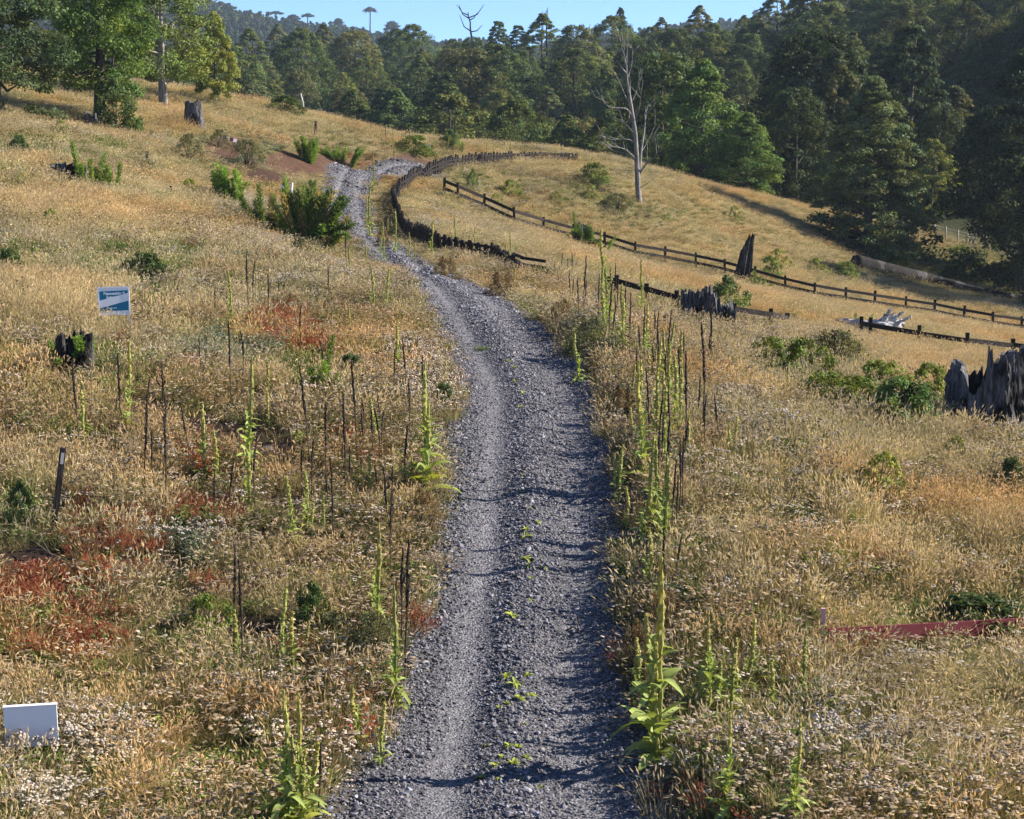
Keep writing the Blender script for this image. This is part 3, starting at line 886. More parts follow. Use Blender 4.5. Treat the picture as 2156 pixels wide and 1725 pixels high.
def trunk_geo(r, g, H, r0, cen, nlimb, lean=0.03, forks=1, sides=8, top=0.92, spread=0.0, limb_r=0.35):
    for f in range(forks):
        z = np.linspace(-0.4, H * top, 12)
        dx, dy = r.normal(0, lean, 2)
        ox, oy = (spread * math.cos(2.1 * f + 0.4), spread * math.sin(2.1 * f + 0.4)) if forks > 1 else (0, 0)
        wob = r.normal(0, 0.012 * H, (12, 2)).cumsum(0) * 0.35
        path = np.column_stack([ox + dx * z + wob[:, 0] - wob[0, 0], oy + dy * z + wob[:, 1] - wob[0, 1], z])
        rad = r0 * (1 - z.clip(0) / (H * top * 1.04)) ** 0.8 + 0.35 * r0 * np.exp(-(z - z[0]) / (0.06 * H))
        V, F = tube(path, rad.clip(0.015), sides); g.add(V, F)
        for c in cen[r.choice(len(cen), min(nlimb, len(cen)), replace=False)]:
            zs = max(0.12 * H, c[2] - r.uniform(0.25, 0.7) * math.hypot(c[0], c[1]))
            zs = min(zs, H * top * 0.95)
            s = np.array([np.interp(zs, z, path[:, 0]), np.interp(zs, z, path[:, 1]), zs])
            mid = 0.5 * (s + c) + np.array([0, 0, -0.05 * H * r.random()])
            p = np.array([s, 0.5 * (s + mid), mid, 0.5 * (mid + c), c]) + np.vstack([np.zeros(3), r.normal(0, 0.03, (3, 3)) * H * 0.2, np.zeros(3)])
            rr = r0 * limb_r * (1 - zs / (H * 1.1)) + 0.02
            V, F = tube(p, np.linspace(rr, 0.012, 5), 4); g.add(V, F)
    return g
ROUND = lambda t: np.sqrt(np.clip(1 - (2 * np.clip(t, 0, 1) * 0.9 - 0.75) ** 2, 0.03, 1))
CONE = lambda t: 0.12 + 0.9 * (1 - t) ** 0.75
EGG = lambda t: np.clip(1.02 * (1 - t ** 2.2) * (0.72 + 0.55 * np.sqrt(np.clip(t, 0, 1))), 0.08, 1)
DOME = lambda t: np.sqrt(np.clip(1 - t ** 2 * 0.93, 0.05, 1))

def tree_protos():
    protos = {}
    def mk(key, seed, H, Rad, base, ncl, nlf, leaf, prof, flat, col, bark=M_bark, forks=1, nlimb=14, r0=None, spread=0.0, **kw):
        r = np.random.default_rng(seed)
        V, F, C, cen = crown_geo(r, H, Rad, base, ncl, nlf, leaf, prof, flat, col, **kw)
        crown = make_mesh(key + '_crown', V, F, M_leaf, C)
        g = Geo(); trunk_geo(r, g, H, r0 or H * 0.021, cen, nlimb, forks=forks, spread=spread)
        protos[key] = (crown, g.mesh(key + '_trunk', bark, True), H)
    dk = (0.070, 0.100, 0.036); md = (0.105, 0.140, 0.045); gr = (0.155, 0.20, 0.05); ye = (0.20, 0.225, 0.06); ol = (0.135, 0.15, 0.06)
    # wood on the hillside: several of each habit
    for s in range(4):
        mk('beech%d' % s, 200 + s, 12, 5.0, 0.0, 240, 100, 0.26, (ROUND, DOME, DOME, ROUND)[s], 0.75, (md, dk, ol, md)[s], nlimb=8, clump=(0.12, 0.22), inner=0.4, droop=0.05)
    for s in range(3):
        mk('tiered%d' % s, 210 + s, 13, 4.6, 0.0, 240, 95, 0.26, (CONE, EGG, EGG)[s], 0.45, (dk, md, ol)[s], nlimb=10, droop=0.25, clump=(0.11, 0.2), inner=0.45)
    for s in range(2):
        mk('pale%d' % s, 220 + s, 10, 3.6, 0.0, 180, 85, 0.24, (EGG, ROUND)[s], 0.6, (gr, ye)[s], nlimb=10, clump=(0.12, 0.2), inner=0.4)
    # single trees near the meadow
    mk('big_evergreen', 230, 14, 5.4, 0.03, 300, 190, 0.21, EGG, 0.42, (0.05, 0.072, 0.028), nlimb=26, droop=0.28, r0=0.36, clump=(0.14, 0.26), inner=0.1)
    mk('slim_evergreen', 236, 14, 3.2, 0.02, 300, 200, 0.155, EGG, 0.5, (0.05, 0.072, 0.028), nlimb=26, droop=0.28, r0=0.34, clump=(0.16, 0.30), inner=0.1)
    mk('big_green', 231, 15, 3.0, 0.11, 300, 200, 0.16, ROUND, 0.7, (0.085, 0.135, 0.03), nlimb=34, r0=0.30, clump=(0.18, 0.32), inner=0.15)
    mk('twin_trunk', 232, 15, 2.9, 0.13, 280, 190, 0.16, ROUND, 0.7, (0.105, 0.135, 0.036), bark=M_palebark, forks=2, spread=0.34, nlimb=20, r0=0.16, clump=(0.18, 0.32), inner=0.1)
    mk('yellow_green', 233, 8.6, 2.5, 0.10, 150, 150, 0.18, EGG, 0.65, (0.17, 0.19, 0.045), nlimb=16, r0=0.17, clump=(0.17, 0.30))
    mk('meadow_tree', 234, 14, 4.9, 0.075, 380, 190, 0.21, EGG, 0.42, (0.065, 0.082, 0.032), nlimb=34, droop=0.26, r0=0.42, clump=(0.12, 0.22), up=0.3, inner=0.08)
    mk('bright_oak', 235, 12, 4.2, 0.04, 190, 160, 0.24, EGG, 0.55, (0.085, 0.135, 0.032), nlimb=20, r0=0.28, clump=(0.15, 0.27))
    return protos
TREES = tree_protos()
def plant_tree(key, name, x, y, height, label, group=None, cat='tree', tint=1.0, wide=1.0, zoff=0.0, rz=None, hue=0.0, r=random):
    crown, trunk, H = TREES[key]
    s = height / H
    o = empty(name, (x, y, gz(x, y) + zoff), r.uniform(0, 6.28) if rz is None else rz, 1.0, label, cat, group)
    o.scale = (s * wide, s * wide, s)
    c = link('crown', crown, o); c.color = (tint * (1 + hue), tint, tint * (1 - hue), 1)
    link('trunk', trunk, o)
    OCC.append((x, y, 0.35))
    return o
def base_from(u, v, d):
    """position d metres ahead on the bearing of column u (v only documents the row)"""
    p = pt(u, v, d); return p[0], d

# trees standing on the upper meadow by the stumps
def top_height(u, vtop, x, y):
    return pt(u, vtop, y)[2] - gz(x, y)
x, y = base_from(-15, 250, 86)
plant_tree('slim_evergreen', 'evergreen_tree', x, y, 14.5, 'dark layered evergreen with boughs sweeping to the grass at the meadow top', tint=1.3, rz=0.5)
x, y = base_from(212, 270, 95)
plant_tree('big_green', 'broadleaf_tree', x, y, 13.5, 'tall deep green broadleaf tree with dark trunk behind the feathery shrub', tint=1.35, rz=1.0)
x, y = base_from(350, 226, 108)
plant_tree('twin_trunk', 'broadleaf_tree', x, y, 14.5, 'tall olive green tree with two pale trunks behind the flared stump', tint=1.35, rz=2.2)
x, y = base_from(455, 214, 113)
plant_tree('yellow_green', 'young_tree', x, y, 5.2, 'smaller yellow green tree next to the twin trunked tree', wide=0.85, tint=1.2, rz=0.2)
# trees at the low edge of the meadow
x, y = base_from(1832, 548, 140)
plant_tree('meadow_tree', 'evergreen_tree', x, y, 13.0, 'broad dark evergreen standing alone in the meadow beside the fallen log', tint=1.7, rz=0.3, wide=1.05)
x, y = base_from(2150, 540, 142)
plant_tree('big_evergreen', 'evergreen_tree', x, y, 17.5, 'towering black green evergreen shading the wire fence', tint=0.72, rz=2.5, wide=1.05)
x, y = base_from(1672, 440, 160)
plant_tree('beech1', 'broadleaf_tree', x, y, 9.5, 'shaded dark tree at the meadow edge between the green trees and the lone evergreen', tint=0.7, wide=0.9)  # crown tint lowered to stand in for shade at the wood's edge
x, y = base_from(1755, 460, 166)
plant_tree('tiered2', 'broadleaf_tree', x, y, 13.0, 'tall shaded tree right behind the lone meadow evergreen', tint=0.6, wide=0.9)  # the shade on this tree is put into its darker crown tint
x, y = base_from(2290, 560, 128)
plant_tree('big_evergreen', 'evergreen_tree', x, y, 15.0, 'dark evergreen beyond the towering one past the wire fence', tint=0.8, rz=1.5)
x, y = base_from(1960, 470, 166)
plant_tree('pale1', 'young_tree', x, y, 6.6, 'small light green tree by the wire fence between two dark evergreens', tint=0.9)
x, y = base_from(1480, 400, 158)
plant_tree('bright_oak', 'broadleaf_tree', x, y, 10.8, 'bright green leafy tree at the meadow edge behind the dead tree', tint=1.25, wide=1.12, rz=0.7)
x, y = base_from(1570, 420, 154)
plant_tree('bright_oak', 'broadleaf_tree', x, y, 6.4, 'lower rounded green tree leaning out at the meadow corner', tint=1.25, wide=1.3, rz=3.0)
x, y = base_from(1395, 380, 165)
plant_tree('beech1', 'broadleaf_tree', x, y, 12.5, 'tall dark tree directly behind the bleached dead tree', tint=1.2, wide=1.0)
x, y = base_from(1090, 330, 172)
plant_tree('beech0', 'broadleaf_tree', x, y, 9.8, 'round dark tree just beyond the far end of the picket fence', tint=0.9, wide=0.95)
x, y = base_from(1195, 335, 168)
plant_tree('tiered1', 'broadleaf_tree', x, y, 8.0, 'dark drooping tree beside the round one beyond the picket fence', tint=0.95, wide=1.2)
x, y = base_from(1290, 345, 176)
plant_tree('beech3', 'broadleaf_tree', x, y, 8.6, 'shaded bushy tree between the mound and the wood', tint=0.9)

# the wood on the hillside: crowns spaced over the slope, larger spacing in depth
def plant_wood():
    r = np.random.default_rng(77); pr = random.Random(5)
    names = {'beech': 'forest_beech', 'tiered': 'forest_evergreen', 'pale': 'forest_sapling'}
    labels = {
        'beech': 'rounded dark green tree in the wood on the hillside',
        'tiered': 'pointed tiered evergreen in the wood on the hillside',
        'pale': 'light green smaller tree in the wood on the hillside'}
    spots = []
    d = 172.0
    while d < 470:
        gap = 0.027 * d
        half = 0.30 * d + 4
        n = int(2 * half / gap)
        for k in range(n):
            x = -half + (k + r.uniform(0.1, 0.9)) * gap
            spots.append((x, d + r.uniform(-0.4, 0.4) * 0.05 * d))
        d *= 1.085
    count = 0
    tall = []
    for x, y in sorted(spots, key=lambda s: s[1]):
        u = W0 / 2 + F0 * x / y
        if y < 186 and (1020 < u < 1600): continue
        if y < 200 and u < 520: continue
        kind = pr.choices(['beech', 'tiered', 'pale'], [0.58, 0.22, 0.20])[0]
        key = kind + str(pr.randrange({'beech': 4, 'tiered': 3, 'pale': 2}[kind]))
        h = {'beech': 9.6, 'tiered': 11.0, 'pale': 8.0}[kind] * pr.uniform(0.7, 1.3)
        if y < 200 and u < 1650: h *= 0.7
        if u > 1600: h *= 1.2
        if y > 400: h *= 0.95 * pr.uniform(0.85, 1.15)
        # skip trees whose top stays behind nearer ones on the same bearing
        z = gz(x, y)
        vt = float(proj(np.array([x, y, z + h]))[1])
        hidden = any(abs(uu - u) < 24 and vv < vt - 4 for uu, vv in tall)
        if hidden: continue
        tall.append((u, vt))
        tint = pr.uniform(0.8, 1.25) * (0.62 if (u > 1600 and y < 270) else 1.0)  # hill shade over the wood behind the lone evergreen is put into the tint
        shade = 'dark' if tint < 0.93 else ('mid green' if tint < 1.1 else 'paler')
        zone = 'on the ridge line' if y > 385 else (
            ('in the near edge of the wood' if y < 205 else 'on the wooded middle slope') + (
                ' behind the crest trees' if u < 760 else ' above the picket fence' if u < 1250 else ' above the dead tree' if u < 1620 else ' behind the lone meadow evergreen' if u < 1990 else ' behind the towering evergreen'))
        if y > 385: zone += ' near the umbrella pines' if u < 900 else ' beside the dark snags' if u < 1300 else ' of the higher hill'
        lab = '%s %s %s' % (shade, {'beech': 'rounded tree', 'tiered': 'layered evergreen', 'pale': 'light small tree'}[kind], zone)
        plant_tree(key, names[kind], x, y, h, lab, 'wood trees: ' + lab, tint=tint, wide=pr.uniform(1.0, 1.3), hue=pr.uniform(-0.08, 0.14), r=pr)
        count += 1
    print('wood trees', count)
plant_wood()

# bushes along the near edge of the wood close the view between the trunks
def understory():
    r = np.random.default_rng(91)
    g = [crown_geo(np.random.default_rng(300 + s), 2.6, 2.0, 0.0, 40, 60, 0.26, DOME, 0.7, (0.06, 0.085, 0.028))[:3] for s in range(3)]
    meshes = [make_mesh('bush', V, F, M_far, C) for V, F, C in g]
    P = []
    for _ in range(2600):
        y = 150 * (3.05 ** r.random()); x = r.uniform(-0.31, 0.31) * y
        if y < 168 + 6 * r.random(): continue
        P.append((x, y))
    P = np.array(P); n = len(P)
    tint = np.array([1, 1, 1]) * r.uniform(0.6, 1.3, n)[:, None]
    scatter('woodland_undergrowth', 'dark undergrowth filling the floor of the hillside wood', 'undergrowth', np.column_stack([P, ground(P[:, 0], P[:, 1]) - 0.1]),
            np.stack([np.zeros(n), np.zeros(n), r.uniform(0, 6.28, n)], 1), np.stack([r.uniform(0.8, 1.6, n)] * 2 + [r.uniform(0.7, 1.5, n)], 1), r.integers(0, 3, n), tint, meshes)
understory()

def far_forest():
    r = np.random.default_rng(92)
    g = [crown_geo(np.random.default_rng(310 + s), 11, 5.0, 0.0, 34, 34, 1.5, DOME if s < 2 else EGG, 0.6, (0.05, 0.072, 0.028))[:3] for s in range(4)]
    meshes = [make_mesh('crown', V, F, M_far, C) for V, F, C in g]
    P = []
    while len(P) < 9000:
        y = r.uniform(560, 1540); x = r.uniform(-0.30, 0.30) * y
        P.append((x, y))
    P = np.array(P); n = len(P)
    tint = np.array([1, 1, 1]) * r.uniform(0.6, 1.4, n)[:, None] * np.array([1, 1, 1])
    scatter('distant_forest', 'hazy blue green forest covering the far mountain', 'forest', np.column_stack([P, ground(P[:, 0], P[:, 1]) - 0.4]),
            np.stack([np.zeros(n), np.zeros(n), r.uniform(0, 6.28, n)], 1), np.stack([np.exp(r.normal(0, 0.25, n))] * 2 + [np.exp(r.normal(0, 0.16, n))], 1), r.integers(0, 4, n), tint * (0.6 + 0.8 * fbm(P[:, 0] / 45, P[:, 1] / 45))[:, None], meshes)
far_forest()

# umbrella pines on the skyline
def umbrella_proto(seed, tiers):
    """bare trunk with a flat parasol of spiky boughs, or several whorls one above the other"""
    r = np.random.default_rng(seed)
    H = 20.0; g = Geo(); Vs = Geo()
    whorls = {2: [(0, 5.0, 22)], 3: [(0, 3.6, 14), (1.5, 5.4, 20), (3.2, 4.6, 16)], 5: [(0, 1.0, 8), (2.2, 2.2, 12), (4.6, 3.0, 13), (7.2, 3.4, 13), (9.6, 3.0, 12)]}[tiers]
    for dz, rad, nb in whorls:
        z0 = H - dz
        for j in range(nb):
            a = 2 * math.pi * (j + r.uniform(-0.35, 0.35)) / nb
            q = rad * r.uniform(0.55, 1.1)
            ca, sa = math.cos(a), math.sin(a)
            tip = -0.10 * q * r.uniform(0.4, 1.6)
            path = np.array([[0, 0, z0 - 2.0], [0.45 * q * ca, 0.45 * q * sa, z0 - 0.9], [q * ca, q * sa, z0 - 0.9 + tip]])
            V, F = tube(path, [0.16, 0.11, 0.06], 4); g.add(V, F)
            m = 60
            t = r.uniform(-0.6, 1.1, m)[:, None]
            P = path[1] * (1 - t) + path[2] * t + r.normal(0, 0.42, (m, 3)) * [1, 1, 0.75]
            P[:, 2] += 0.35 * (1 - (np.hypot(P[:, 0], P[:, 1]) / rad) ** 2)
            V, F = leaf_quads(P, r.normal(size=(m, 3)) + [0, 0, 0.6], r.uniform(0.7, 1.3, m), 0.55, r)
            Vs.add(V, F, np.repeat(np.array([[0.04, 0.055, 0.026]]) * r.uniform(0.6, 1.4, (m, 1)), 4, 0))
    z = np.linspace(-1, H - 0.8, 8)
    V, F = tube(np.column_stack([r.normal(0, 0.06, 8).cumsum(), r.normal(0, 0.06, 8).cumsum(), z]), np.linspace(0.75, 0.42, 8), 8); g.add(V, F)
    return Vs.mesh('umbrella_crown', M_leaf), g.mesh('umbrella_trunk', M_bark, True), H
UMB = [umbrella_proto(400, 2), umbrella_proto(401, 3), umbrella_proto(402, 5)]
def umbrella(u, vtop, d, hpx, kind, label, wide=1.0):
    H = hpx / F0 * d
    top = pt(u, vtop, d)
    z0 = top[2] - H
    crown, trunk, H0_ = UMB[kind]
    s = H / H0_
    zg = gz(top[0], d)
    o = empty('umbrella_pine', (top[0], d, min(z0, zg)), random.uniform(0, 6), 1, label, 'tree')
    k = (top[2] - min(z0, zg)) / H0_
    o.scale = (s * wide, s * wide, k)
    link('crown', crown, o).color = (1, 1, 1, 1); link('trunk', trunk, o)
for u, vt, hp, kd, wd, lab in [
        (437, 4, 30, 1, 1.1, 'dark umbrella pine highest on the far ridge beside the yellow green tree'),
        (581, 25, 32, 0, 1.5, 'flat topped umbrella pine with bare trunk, first of two on the far ridge'),
        (617, 32, 26, 1, 1.8, 'bushy umbrella pine between two flat topped ones on the far ridge'),
        (648, 30, 28, 0, 1.4, 'wide flat umbrella pine on a stout trunk on the far ridge'),
        (712, 40, 24, 1, 1.4, 'low umbrella pine where the far ridge dips'),
        (779, 17, 52, 0, 0.72, 'tall thin trunked umbrella pine like a mushroom against the sky'),
        (824, 46, 32, 1, 1.5, 'bushy umbrella pine beside the mushroom shaped one'),
        (856, 58, 22, 1, 1.0, 'small dark umbrella pine at the end of the far ridge'),
        (882, 55, 18, 0, 0.9, 'tiny flat umbrella pine at the end of the far ridge')]:
    umbrella(u, vt, 1490, hp, kd, lab, wd * 1.35)
umbrella(1307, 18, 470, 62, 2, 'tiered monkey puzzle tree standing above the wood against the sky', 1.5)

# dead snags sticking out of the wood
def snag(u, vtop, vbase, d, seed, label, mat=M_char, lean=0.0, forks=5, thick=0.30, name='dead_snag', spread=0.45):
    r = np.random.default_rng(seed)
    top = pt(u, vtop, d); x = top[0]
    zb = gz(x, d)
    H = top[2] - zb
    vis = (vbase - vtop) / F0 * d           # length that shows above the crowns
    g = Geo()
    z = np.linspace(-0.5, H * 0.97, 14)
    wob = r.normal(0, 0.10, (14, 2)).cumsum(0); wob -= wob[-1]
    path = np.column_stack([wob[:, 0] + lean * (z - H), wob[:, 1], z])
    V, F = tube(path, np.linspace(thick * 1.5, thick * 0.35, 14), 7); g.add(V, F)
    o = empty(name, (x, d, zb), 0, 1, label, 'dead tree')
    link('trunk', g.mesh('snag_trunk', mat, True), o)
    for k in range(forks):
        t = H - vis * r.uniform(0.15, 0.9)
        s = np.array([np.interp(t, z, path[:, 0]), np.interp(t, z, path[:, 1]), t])
        sg = -1 if k % 2 else 1
        L = vis * r.uniform(0.25, 0.55)
        e = s + np.array([sg * L * spread * r.uniform(0.7, 1.5), r.normal(0, 0.3), L * r.uniform(0.35, 0.9)])
        m = 0.5 * (s + e) + np.array([sg * L * 0.12, 0, -L * 0.12])
        V, F = tube(np.array([s, m, e, e + (e - m) * 0.5 + r.normal(0, 0.15, 3)]), [thick * 0.5, thick * 0.4, thick * 0.28, 0.04], 5)
        link('branch', Geo().add(V, F).mesh('snag_branch', mat, True), o)
    return o
snag(985, 22, 78, 440, 1, 'black forked snag with antler like branches above the wood', lean=-0.10, forks=6, thick=0.30, spread=0.8)
snag(1150, 18, 78, 440, 2, 'straight dark snag with split top above the wood', lean=-0.06, forks=4, thick=0.26, spread=0.25)
snag(1237, 60, 105, 400, 3, 'thin pale snag among the crowns left of the monkey puzzle tree', mat=M_white, forks=2, thick=0.28, spread=0.3)
snag(1217, 72, 92, 400, 4, 'short pale broken snag next to a thinner pale one', mat=M_white, forks=1, thick=0.2, spread=0.3)
snag(632, 188, 235, 190, 5, 'lone bleached snag at the foot of the wood', mat=M_white, lean=-0.07, forks=0, thick=0.20)

# ------------------------------------------------------------------ stumps, logs and dead wood
def stump_mesh(name, rad0, rad1, h, front, back, mat, seed, flare=0.35, jag=0.05, hollow=0.55, lean=(0, 0), n=144, rows=14, flute=0.09, sq=1.0):
    """broken trunk: wall height follows a profile over c = cos(angle) for the near and the far half"""
    r = np.random.default_rng(seed)
    th = np.linspace(0, 2 * np.pi, n, endpoint=False)
    c = np.cos(th); s = np.sin(th)
    fx, fy = zip(*front); bx_, by_ = zip(*back)
    hh = np.where(s < 0, np.interp(c, fx, fy), np.interp(c, bx_, by_))
    hh = hh + jag * (np.repeat(r.normal(0, 1, n // 3 + 1), 3)[:n] * 0.6 + r.normal(0, 0.8, n))
    hh = np.clip(hh, 0.12, None) * h
    fl = np.interp(np.arange(n) / n * 24, np.arange(25), np.append(*(lambda q: (q, q[0]))(r.normal(0, 1, 24))))
    fl2 = np.interp(np.arange(n) / n * 7, np.arange(8), np.append(*(lambda q: (q, q[0]))(r.normal(0, 1, 7))))
    V = []
    for k in range(rows):
        t = k / (rows - 1)
        z = -0.25 * h * (1 - t) ** 3 * 0.6 + hh * t
        q = rad1 + (rad0 - rad1) * (1 - t) ** 1.3
        q = q * (1 + flute * fl + 0.03 * r.normal(0, 1, n)) + flare * rad0 * np.exp(-t * 5) * (0.5 + 0.5 * np.clip(fl2, -0.6, 1.6))
        V.append(np.stack([q * c + lean[0] * z, q * s * sq + lean[1] * z, z], 1))
    top = V[-1]
    cen = np.array([lean[0], lean[1], 0]) * hh[:, None]
    inner = top.copy(); inner[:, :2] = cen[:, :2] + (top[:, :2] - cen[:, :2]) * 0.80; inner[:, 2] -= 0.02 * h
    V.append(inner)
    for k in range(4):
        t = (k + 1) / 4
        w = inner.copy(); w[:, 2] = inner[:, 2] * (1 - t) + (hollow * 0.5 * h) * t
        w[:, 2] = np.minimum(w[:, 2], inner[:, 2])
        w[:, :2] = cen[:, :2] * 0 + (inner[:, :2]) * (1 - 0.12 * t)
        V.append(w)
    m = len(V)
    A = np.vstack(V)
    i = np.arange(m - 1)[:, None] * n; k = np.arange(n)[None]
    F = np.stack([i + k, i + (k + 1) % n, i + n + (k + 1) % n, i + n + k], -1).reshape(-1, 4)
    A = np.vstack([A, [[0, 0, hollow * 0.45 * h]]])
    e = (m - 1) * n; kk = np.arange(0, n, 2)
    F = np.vstack([F, np.stack([np.full(len(kk), m * n), e + kk, e + (kk + 1) % n, e + (kk + 2) % n], 1)])
    return make_mesh(name, A, F, mat, None, False)
def put_stump(u, v, wpx, hpx, front, back, mat, seed, label, top=0.7, rz=0, **kw):
    p = at(u, v); d = p[1]
    r0 = 0.5 * wpx / F0 * d; h = hpx / F0 * d
    me = stump_mesh('tree_stump', r0 * 0.82, r0 * top, h + 0.12, front, back, mat, seed, **kw)
    o = link('tree_stump', me, None, (p[0], d + r0 * 0.6, gz(p[0], d + r0 * 0.6) - 0.05), (0, 0, rz))
    tag(o, label, 'stump')
    OCC.append((p[0], d + r0 * 0.6, r0 * 0.9))
    return p
f8 = [(-1,.84),(-.90,.86),(-.86,.74),(-.72,.74),(-.69,.88),(-.64,.70),(-.52,.50),(-.30,.50),(-.26,.64),(-.13,.66),(-.10,.97),(0,.98),(.03,.78),(.22,.76),(.25,.97),(.48,.98),(.52,.78),(.57,.82),(.58,1.0),(.69,1.0),(.71,.60),(.83,.62),(.86,.98),(1,.97)]
put_stump(2080, 908, 198, 152, f8, [(-1,.8),(-.6,.45),(0,.6),(.5,.7),(.8,.9),(1,.95)], M_grey, 8, 'big jagged grey stump with tall splinters and wide roots beside the brambles', top=0.80, flare=0.6, jag=0.05, flute=0.15, hollow=0.3)
put_stump(405, 266, 44, 48, [(-1,.95),(-.3,1.0),(0,.85),(.15,.9),(.3,1.0),(1,.92)], [(-1,.95),(1,.95)], M_grey, 2, 'flared silver stump with flat top below the twin trunked tree', top=0.72, flare=0.55, jag=0.03)
put_stump(192, 277, 34, 36, [(-1,.8),(-.4,1.0),(-.1,.9),(0.05,1.1),(.2,.75),(.6,.5),(1,.35)], [(-1,.7),(0,.9),(1,.4)], M_grey, 3, 'broken grey stump at the foot of the feathery shrub', top=0.9, flare=0.3, jag=0.09)
put_stump(140, 380, 80, 30, [(-1,.8),(-.6,1.0),(.3,.95),(.6,.7),(1,.75)], [(-1,.9),(0,1.0),(1,.7)], M_grey, 4, 'low wide sawn stump beside the upright green shoots', top=0.95, flare=0.15, jag=0.06, hollow=1.4)
put_stump(152, 796, 86, 84, [(-1,.75),(-.7,.95),(-.5,.9),(-.35,.5),(.3,.4),(.65,.5),(.8,.85),(1,.8)], [(-1,.8),(0,.95),(.5,.9),(1,.8)], M_char, 5, 'burnt hollow stump overgrown by bright green shoots near the teal sign', top=0.85, flare=0.3, jag=0.06)
put_stump(1222, 517, 34, 44, [(-1,.8),(-.2,1.0),(.4,.9),(1,.7)], [(-1,.8),(1,.8)], M_grey, 6, 'stump smothered by a dark spiky shrub along the upper rail fence', top=0.8, flare=0.2)
put_stump(1563, 590, 40, 97, [(-1,.62),(-.55,.72),(-.3,.92),(0,1.0),(.12,.70),(.3,.75),(.5,.97),(1,.9)], [(-1,.6),(0,.9),(1,.9)], M_char, 7, 'tall charred hollow snag stump interrupting the upper rail fence', top=0.55, flare=0.55, jag=0.03, lean=(0.16, 0), hollow=0.3)
put_stump(1517, 698, 72, 84, [(-1,.9),(-.7,1.0),(-.45,.95),(-.3,.55),(0,.5),(.3,.45),(1,.35)], [(-1,.9),(0,.7),(1,.5)], M_grey, 9, 'grey splintered stump with a green bush growing out of it', top=0.92, flare=0.15, jag=0.07, flute=0.13)
put_stump(1459, 680, 54, 64, [(-1,.8),(-.4,1.0),(.2,.9),(.6,1.0),(1,.85)], [(-1,.9),(1,.9)], M_grey, 10, 'squat weathered stump half next to the splintered stump with a bush', top=0.9, flare=0.15, jag=0.06)

def lumpy_log(name, pts, rads, mat, seed, label, cat, n=14, lump=0.14, sink=0.2):
    r = np.random.default_rng(seed)
    P = resample(catmull(np.asarray(pts, float), 12), 0.25)
    q = np.interp(np.linspace(0, 1, len(P)), np.linspace(0, 1, len(rads)), rads)
    V, F = tube(P, q, n)
    ring = np.repeat(np.arange(len(P)), n)
    m = len(ring)
    a = np.tile(np.arange(n), len(P))
    k = 1 + lump * (2 * fbm(ring * 0.11 + seed, a * 0.9, 2) - 1) + 0.10 * (2 * vnoise(a * 1.7 + seed, ring * 0.02) - 1)
    V[:m] = P[ring] + (V[:m] - P[ring]) * k[:, None]
    o = link(name, make_mesh(name, V - P[0], F, mat, None, True), None, P[0])
    return tag(o, label, cat)
def on_ground(uvs, lift=0.0):
    p = at_many(uvs); p[:, 2] += lift; return p
L_ = on_ground([(1800, 562), (1880, 580), (1960, 598), (2040, 618), (2156, 640)], 0.30)
lumpy_log('fallen_log', L_, [0.55, 0.50, 0.44, 0.36, 0.30, 0.22], M_char, 21, 'long fallen grey trunk lying below the lone evergreen', 'log')
# bleached root plate and trunk piece behind the lower rail fence
def driftwood():
    p0 = on_ground([(1765, 682), (1805, 690), (1850, 698), (1895, 700)], 0.16)
    g = Geo(); r = np.random.default_rng(31)
    V, F = tube(catmull(p0, 6), np.linspace(0.08, 0.36, 19), 10); g.add(V * [1, 1, 1] + r.normal(0, 0.025, V.shape), F)
    b = p0[-2]
    for e, rr in [((-0.1, 0.3, 0.35), 0.3), ((0.45, 0.2, 0.75), 0.30), ((0.62, 0.0, 1.02), 0.2), ((0.9, 0.2, 0.72), 0.26), ((1.35, 0.1, 0.86), 0.17), ((1.0, 0.3, 0.25), 0.3), ((1.75, 0.0, 0.62), 0.12)]:
        e = np.array(e) * 0.72
        pa = np.array([b + [0.1, 0, -0.05], b + e * [0.35, 1, 0.25], b + e * [0.7, 1, 0.6], b + e])
        V, F = tube(catmull(pa, 5), np.linspace(rr * 0.8, 0.05, 16), 8); g.add(V + r.normal(0, 0.03, V.shape), F)
    me = g.mesh('driftwood', M_white)
    for v in me.vertices: v.co -= Vector(b)
    tag(link('bleached_root', me, None, b), 'bleached upturned root and trunk piece behind the lower rail fence', 'dead wood')
driftwood()

